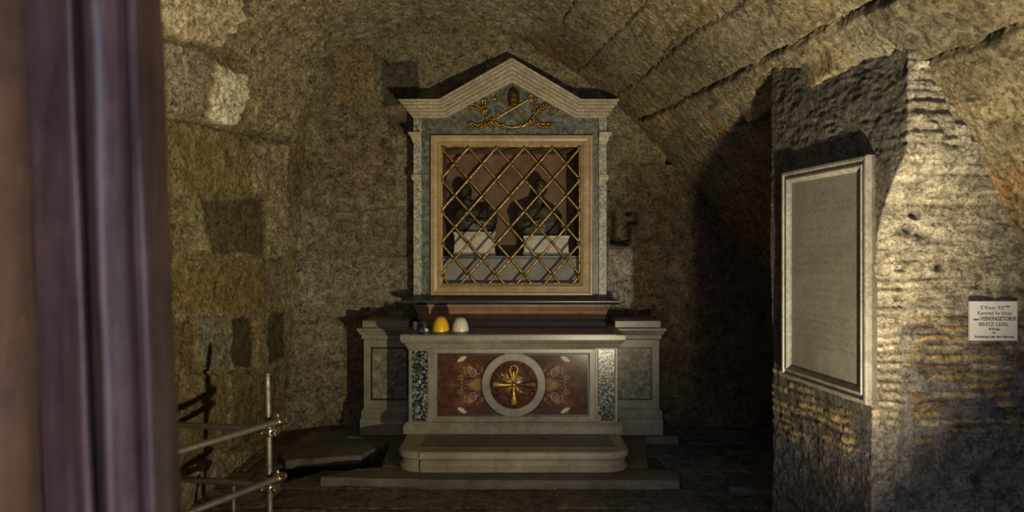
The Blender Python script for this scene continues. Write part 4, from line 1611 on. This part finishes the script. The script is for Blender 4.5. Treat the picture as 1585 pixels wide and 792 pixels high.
rows = [(.055, .034, .34, .66), (.115, .026, .28, .84), (.155, .024, .22, .84), (.25, .022, .08, .70), (.295, .022, .25, .75), (.335, .022, .12, .90), (.38, .022, .22, .78), (.425, .022, .18, .86), (.47, .026, .05, .97),
        (.52, .022, .25, .75), (.56, .022, .15, .85), (.60, .022, .2, .8), (.645, .022, .32, .62), (.69, .024, .06, .94), (.73, .022, .05, .9), (.77, .022, .04, .96), (.81, .02, .06, .9), (.85, .02, .1, .9)]
iw, ih = W_ - 2 * fw, H_ - 2 * fw
for fz, h, a, b in rows:
    x = fw + iw * a
    while x < fw + iw * b:
        if rnd.random() < .14:
            x += h * .6
            continue
        x += glyph(x, fw + ih * (1 - fz) - h, h)
ins.build('inscription', M['engrave'], PL, o=(0, 0, 0))

# ------------------------------------------------------------------ small white sign on the front of the pillar
GS = CYP - .045
sx0, sx1, sz0, sz1 = X_(1501.5, GS), X_(1575, GS), Z_(527, GS), Z_(466, GS)
SG = thing('wall_sign', 'small white lettered sign on the brick pillar front', 'sign', ((sx0 + sx1) / 2, GS, sz0))
MB().box(sx0, sx1, GS, GS + .015, sz0, sz1).build('board', M['sign'], SG, .001)


def text(body, x0, x1, yb, hpx, bold=-.004, parent=SG):
    cu = bpy.data.curves.new('lettering', 'FONT')
    cu.body = body
    cu.size = 1.0
    cu.extrude = .0
    cu.offset = bold
    tmp = bpy.data.objects.new('tmp', cu)
    COL.objects.link(tmp)
    dg = bpy.context.evaluated_depsgraph_get()
    me = bpy.data.meshes.new_from_object(tmp.evaluated_get(dg))
    bpy.data.objects.remove(tmp)
    co = np.array([v.co[:] for v in me.vertices])
    mn, mx = co.min(0), co.max(0)
    X0, X1 = X_(x0, GS), X_(x1, GS)
    hh = hpx * GS / F
    cap = .72
    z0 = Z_(yb, GS)
    off = ORG[parent.name]
    for v in me.vertices:
        fx_ = (v.co.x - mn[0]) / (mx[0] - mn[0])
        zz2 = v.co.y / cap * hh
        v.co = (X0 + (X1 - X0) * fx_ - off.x, GS - .0012 - off.y, z0 + zz2 - off.z)
    ob = bpy.data.objects.new('lettering', me)
    COL.objects.link(ob)
    me.materials.clear()
    me.materials.append(M['ink'])
    ob.parent = parent
    sol = ob.modifiers.new('thick', 'SOLIDIFY')
    sol.thickness = .0012
    sol.offset = 0
    return ob


text('E Koun XX', 1518.5, 1554, 478.6, 5.8)
text('vet', 1555, 1562.5, 475.4, 3.0, .02)
text('Kantved ha bloaz', 1513, 1566, 487, 5.6)
text('marv', 1506, 1516.3, 495.5, 3.2, .03)
text('VERKINGETORIX', 1517.2, 1573, 495.8, 6.0, .01)
text('BREIZ LEAL', 1515, 1561, 504.4, 6.0)
text('Erlweg', 1530.5, 1547, 510.4, 3.0, .02)
text('ha', 1536, 1541, 515.6, 2.6, .02)
text('Fondering Kelt. Bro Naoned', 1508.5, 1568.5, 522.5, 3.4, .02)

# ------------------------------------------------------------------ scaffold-tube barrier on the left
TY = 5.0
tx, tb, tt = X_(415, TY), 0.0, Z_(577, TY)
SF = thing('scaffold_railing', 'galvanised scaffold tube barrier with clamped rails beside the left wall', 'railing', (tx, TY, 0))
R_ = .0235
post = MB()
post.tube([(tx + .012, TY, .0), (tx + .006, TY, .6), (tx - .008, TY, tt)], R_, 20, False)
post.lathe([(R_, -.0), (R_, .001), (R_ * .82, .001), (R_ * .80, -.04), (.001, -.041)], (tx - .008, TY, tt), (0, 0, 1), 20)
post.lathe([(.055, .0), (.055, .008), (.03, .010), (.03, .03), (.0245, .032)], (tx + .012, TY, .0), (0, 0, 1), 20)
post.build('post', M['galv'], SF)


def coupler(c, ax_, name='coupler'):
    """two half-shell clamp round post and rail with bolts and nuts"""
    m = MB()
    c = Vector(c)
    m.lathe([(.026, -.034), (.034, -.034), (.037, -.026), (.037, .026), (.034, .034), (.026, .034)], c, (0, 0, 1), 22)
    m.box(c.x - .052, c.x + .052, c.y - .014, c.y + .014, c.z - .03, c.z + .03)
    o_ = m.build(name, M['chrome'], SF, .004)
    for sx in (-1, 1):
        b = MB()
        b.tube([c + Vector((sx * .046, -.045, .0)), c + Vector((sx * .046, .03, 0))], .007, 8)
        b.lathe([(.014, 0), (.014, .012), (.010, .014)], c + Vector((sx * .046, -.034, 0)), (0, -1, 0), 6)
        b.build('bolt', M['chrome'], o_)
    return o_


for yl, yq, dz_, ye in ((650, 697, .0, 280), (737, 790, .0, 300)):
    pz = Z_(yl, TY)
    # rail towards the viewer, clamped in front of the post
    A = Vector((X_(431, TY - .05), TY - .05 + .03, pz))
    Yn = (EYE - pz) * F / (yq - HY)
    B = Vector((X_(ye, Yn), Yn, pz))
    d = (B - A).normalized()
    A2, B2 = A - d * .05, A + d * 1.25
    MB().tube([A2, B2], R_, 18).build('rail', M['galv'], SF)
    cc = coupler((tx + .004, TY, pz - .035), d)
    q = MB()
    q.lathe([(.026, -.03), (.036, -.03), (.038, -.02), (.038, .02), (.036, .03), (.026, .03)], A + d * .012, d, 20)
    q.build('clamp_ring', M['chrome'], cc)
    for a in (0.6, 2.4, 4.2):
        u = d.orthogonal().normalized()
        v = d.cross(u)
        k = A + d * .012 + (u * math.cos(a) + v * math.sin(a)) * .044
        MB().lathe([(.013, -.012), (.014, 0), (.012, .012)], k, (u * math.cos(a) + v * math.sin(a)), 6).build('bolt', M['chrome'], cc)
    # rail towards the wall
    pz2 = pz - .085
    C = Vector((tx + .06, TY + .047, pz2))
    D = Vector((-2.60, TY + .20, pz2 + .005))
    MB().tube([C, D], R_, 18).build('rail', M['galv'], SF)
    c2 = coupler((tx + .004, TY + .012, pz2 - .005), d)
for (xp, yp) in ((361, 778),):
    Yp = 5.22
    MB().tube([(X_(xp, Yp), Yp, 0.0), (X_(xp, Yp), Yp, Z_(752, Yp))], .018, 14).build('peg', M['galv'], SF)

# ------------------------------------------------------------------ lights: a warm floor floodlight before the pillar, daylight through the doorway
sp = bpy.data.lights.new('floodlight', 'SPOT')
sp.energy = 860
sp.color = (1.0, .86, .57)
sp.spot_size = math.radians(140)
sp.spot_blend = .85
sp.shadow_soft_size = .05
so = bpy.data.objects.new('floodlight', sp)
COL.objects.link(so)
so.location = (1.42, 2.0, .68)
so.rotation_euler = Vector((-.52, .55, .82)).to_track_quat('-Z', 'Y').to_euler()

ar = bpy.data.lights.new('doorway_daylight', 'AREA')
ar.shape = 'RECTANGLE'
ar.size, ar.size_y = 2.6, 2.6
ar.energy = 118
ar.color = (.74, .79, 1.0)
ao = bpy.data.objects.new('doorway_daylight', ar)
COL.objects.link(ao)
ao.location = (-.1, -2.6, 2.3)
ao.rotation_euler = Vector((.14, 1, -.1)).to_track_quat('-Z', 'Y').to_euler()

wd = bpy.data.worlds.new('world')
SC.world = wd
wd.use_nodes = True
wd.node_tree.nodes['Background'].inputs[0].default_value = (.5, .6, 1, 1)
wd.node_tree.nodes['Background'].inputs[1].default_value = .02

# ------------------------------------------------------------------ camera
cam = bpy.data.cameras.new('camera')
cam.sensor_width = 36
cam.lens = 24
cam.clip_start = .05
cam.shift_y = (HY - 396) / 1585
cam.dof.use_dof = True
cam.dof.focus_distance = 6.9
cam.dof.aperture_fstop = 4.0
co = bpy.data.objects.new('camera', cam)
COL.objects.link(co)
co.location = (0, 0, EYE)
co.rotation_euler = (PI / 2, 0, 0)
SC.camera = co

vs = SC.view_settings
vs.view_transform = 'Standard'
vs.look = 'None'
vs.exposure = 0.0
vs.gamma = 1.0
vs.use_curve_mapping = False
SC.cycles.max_bounces = 8
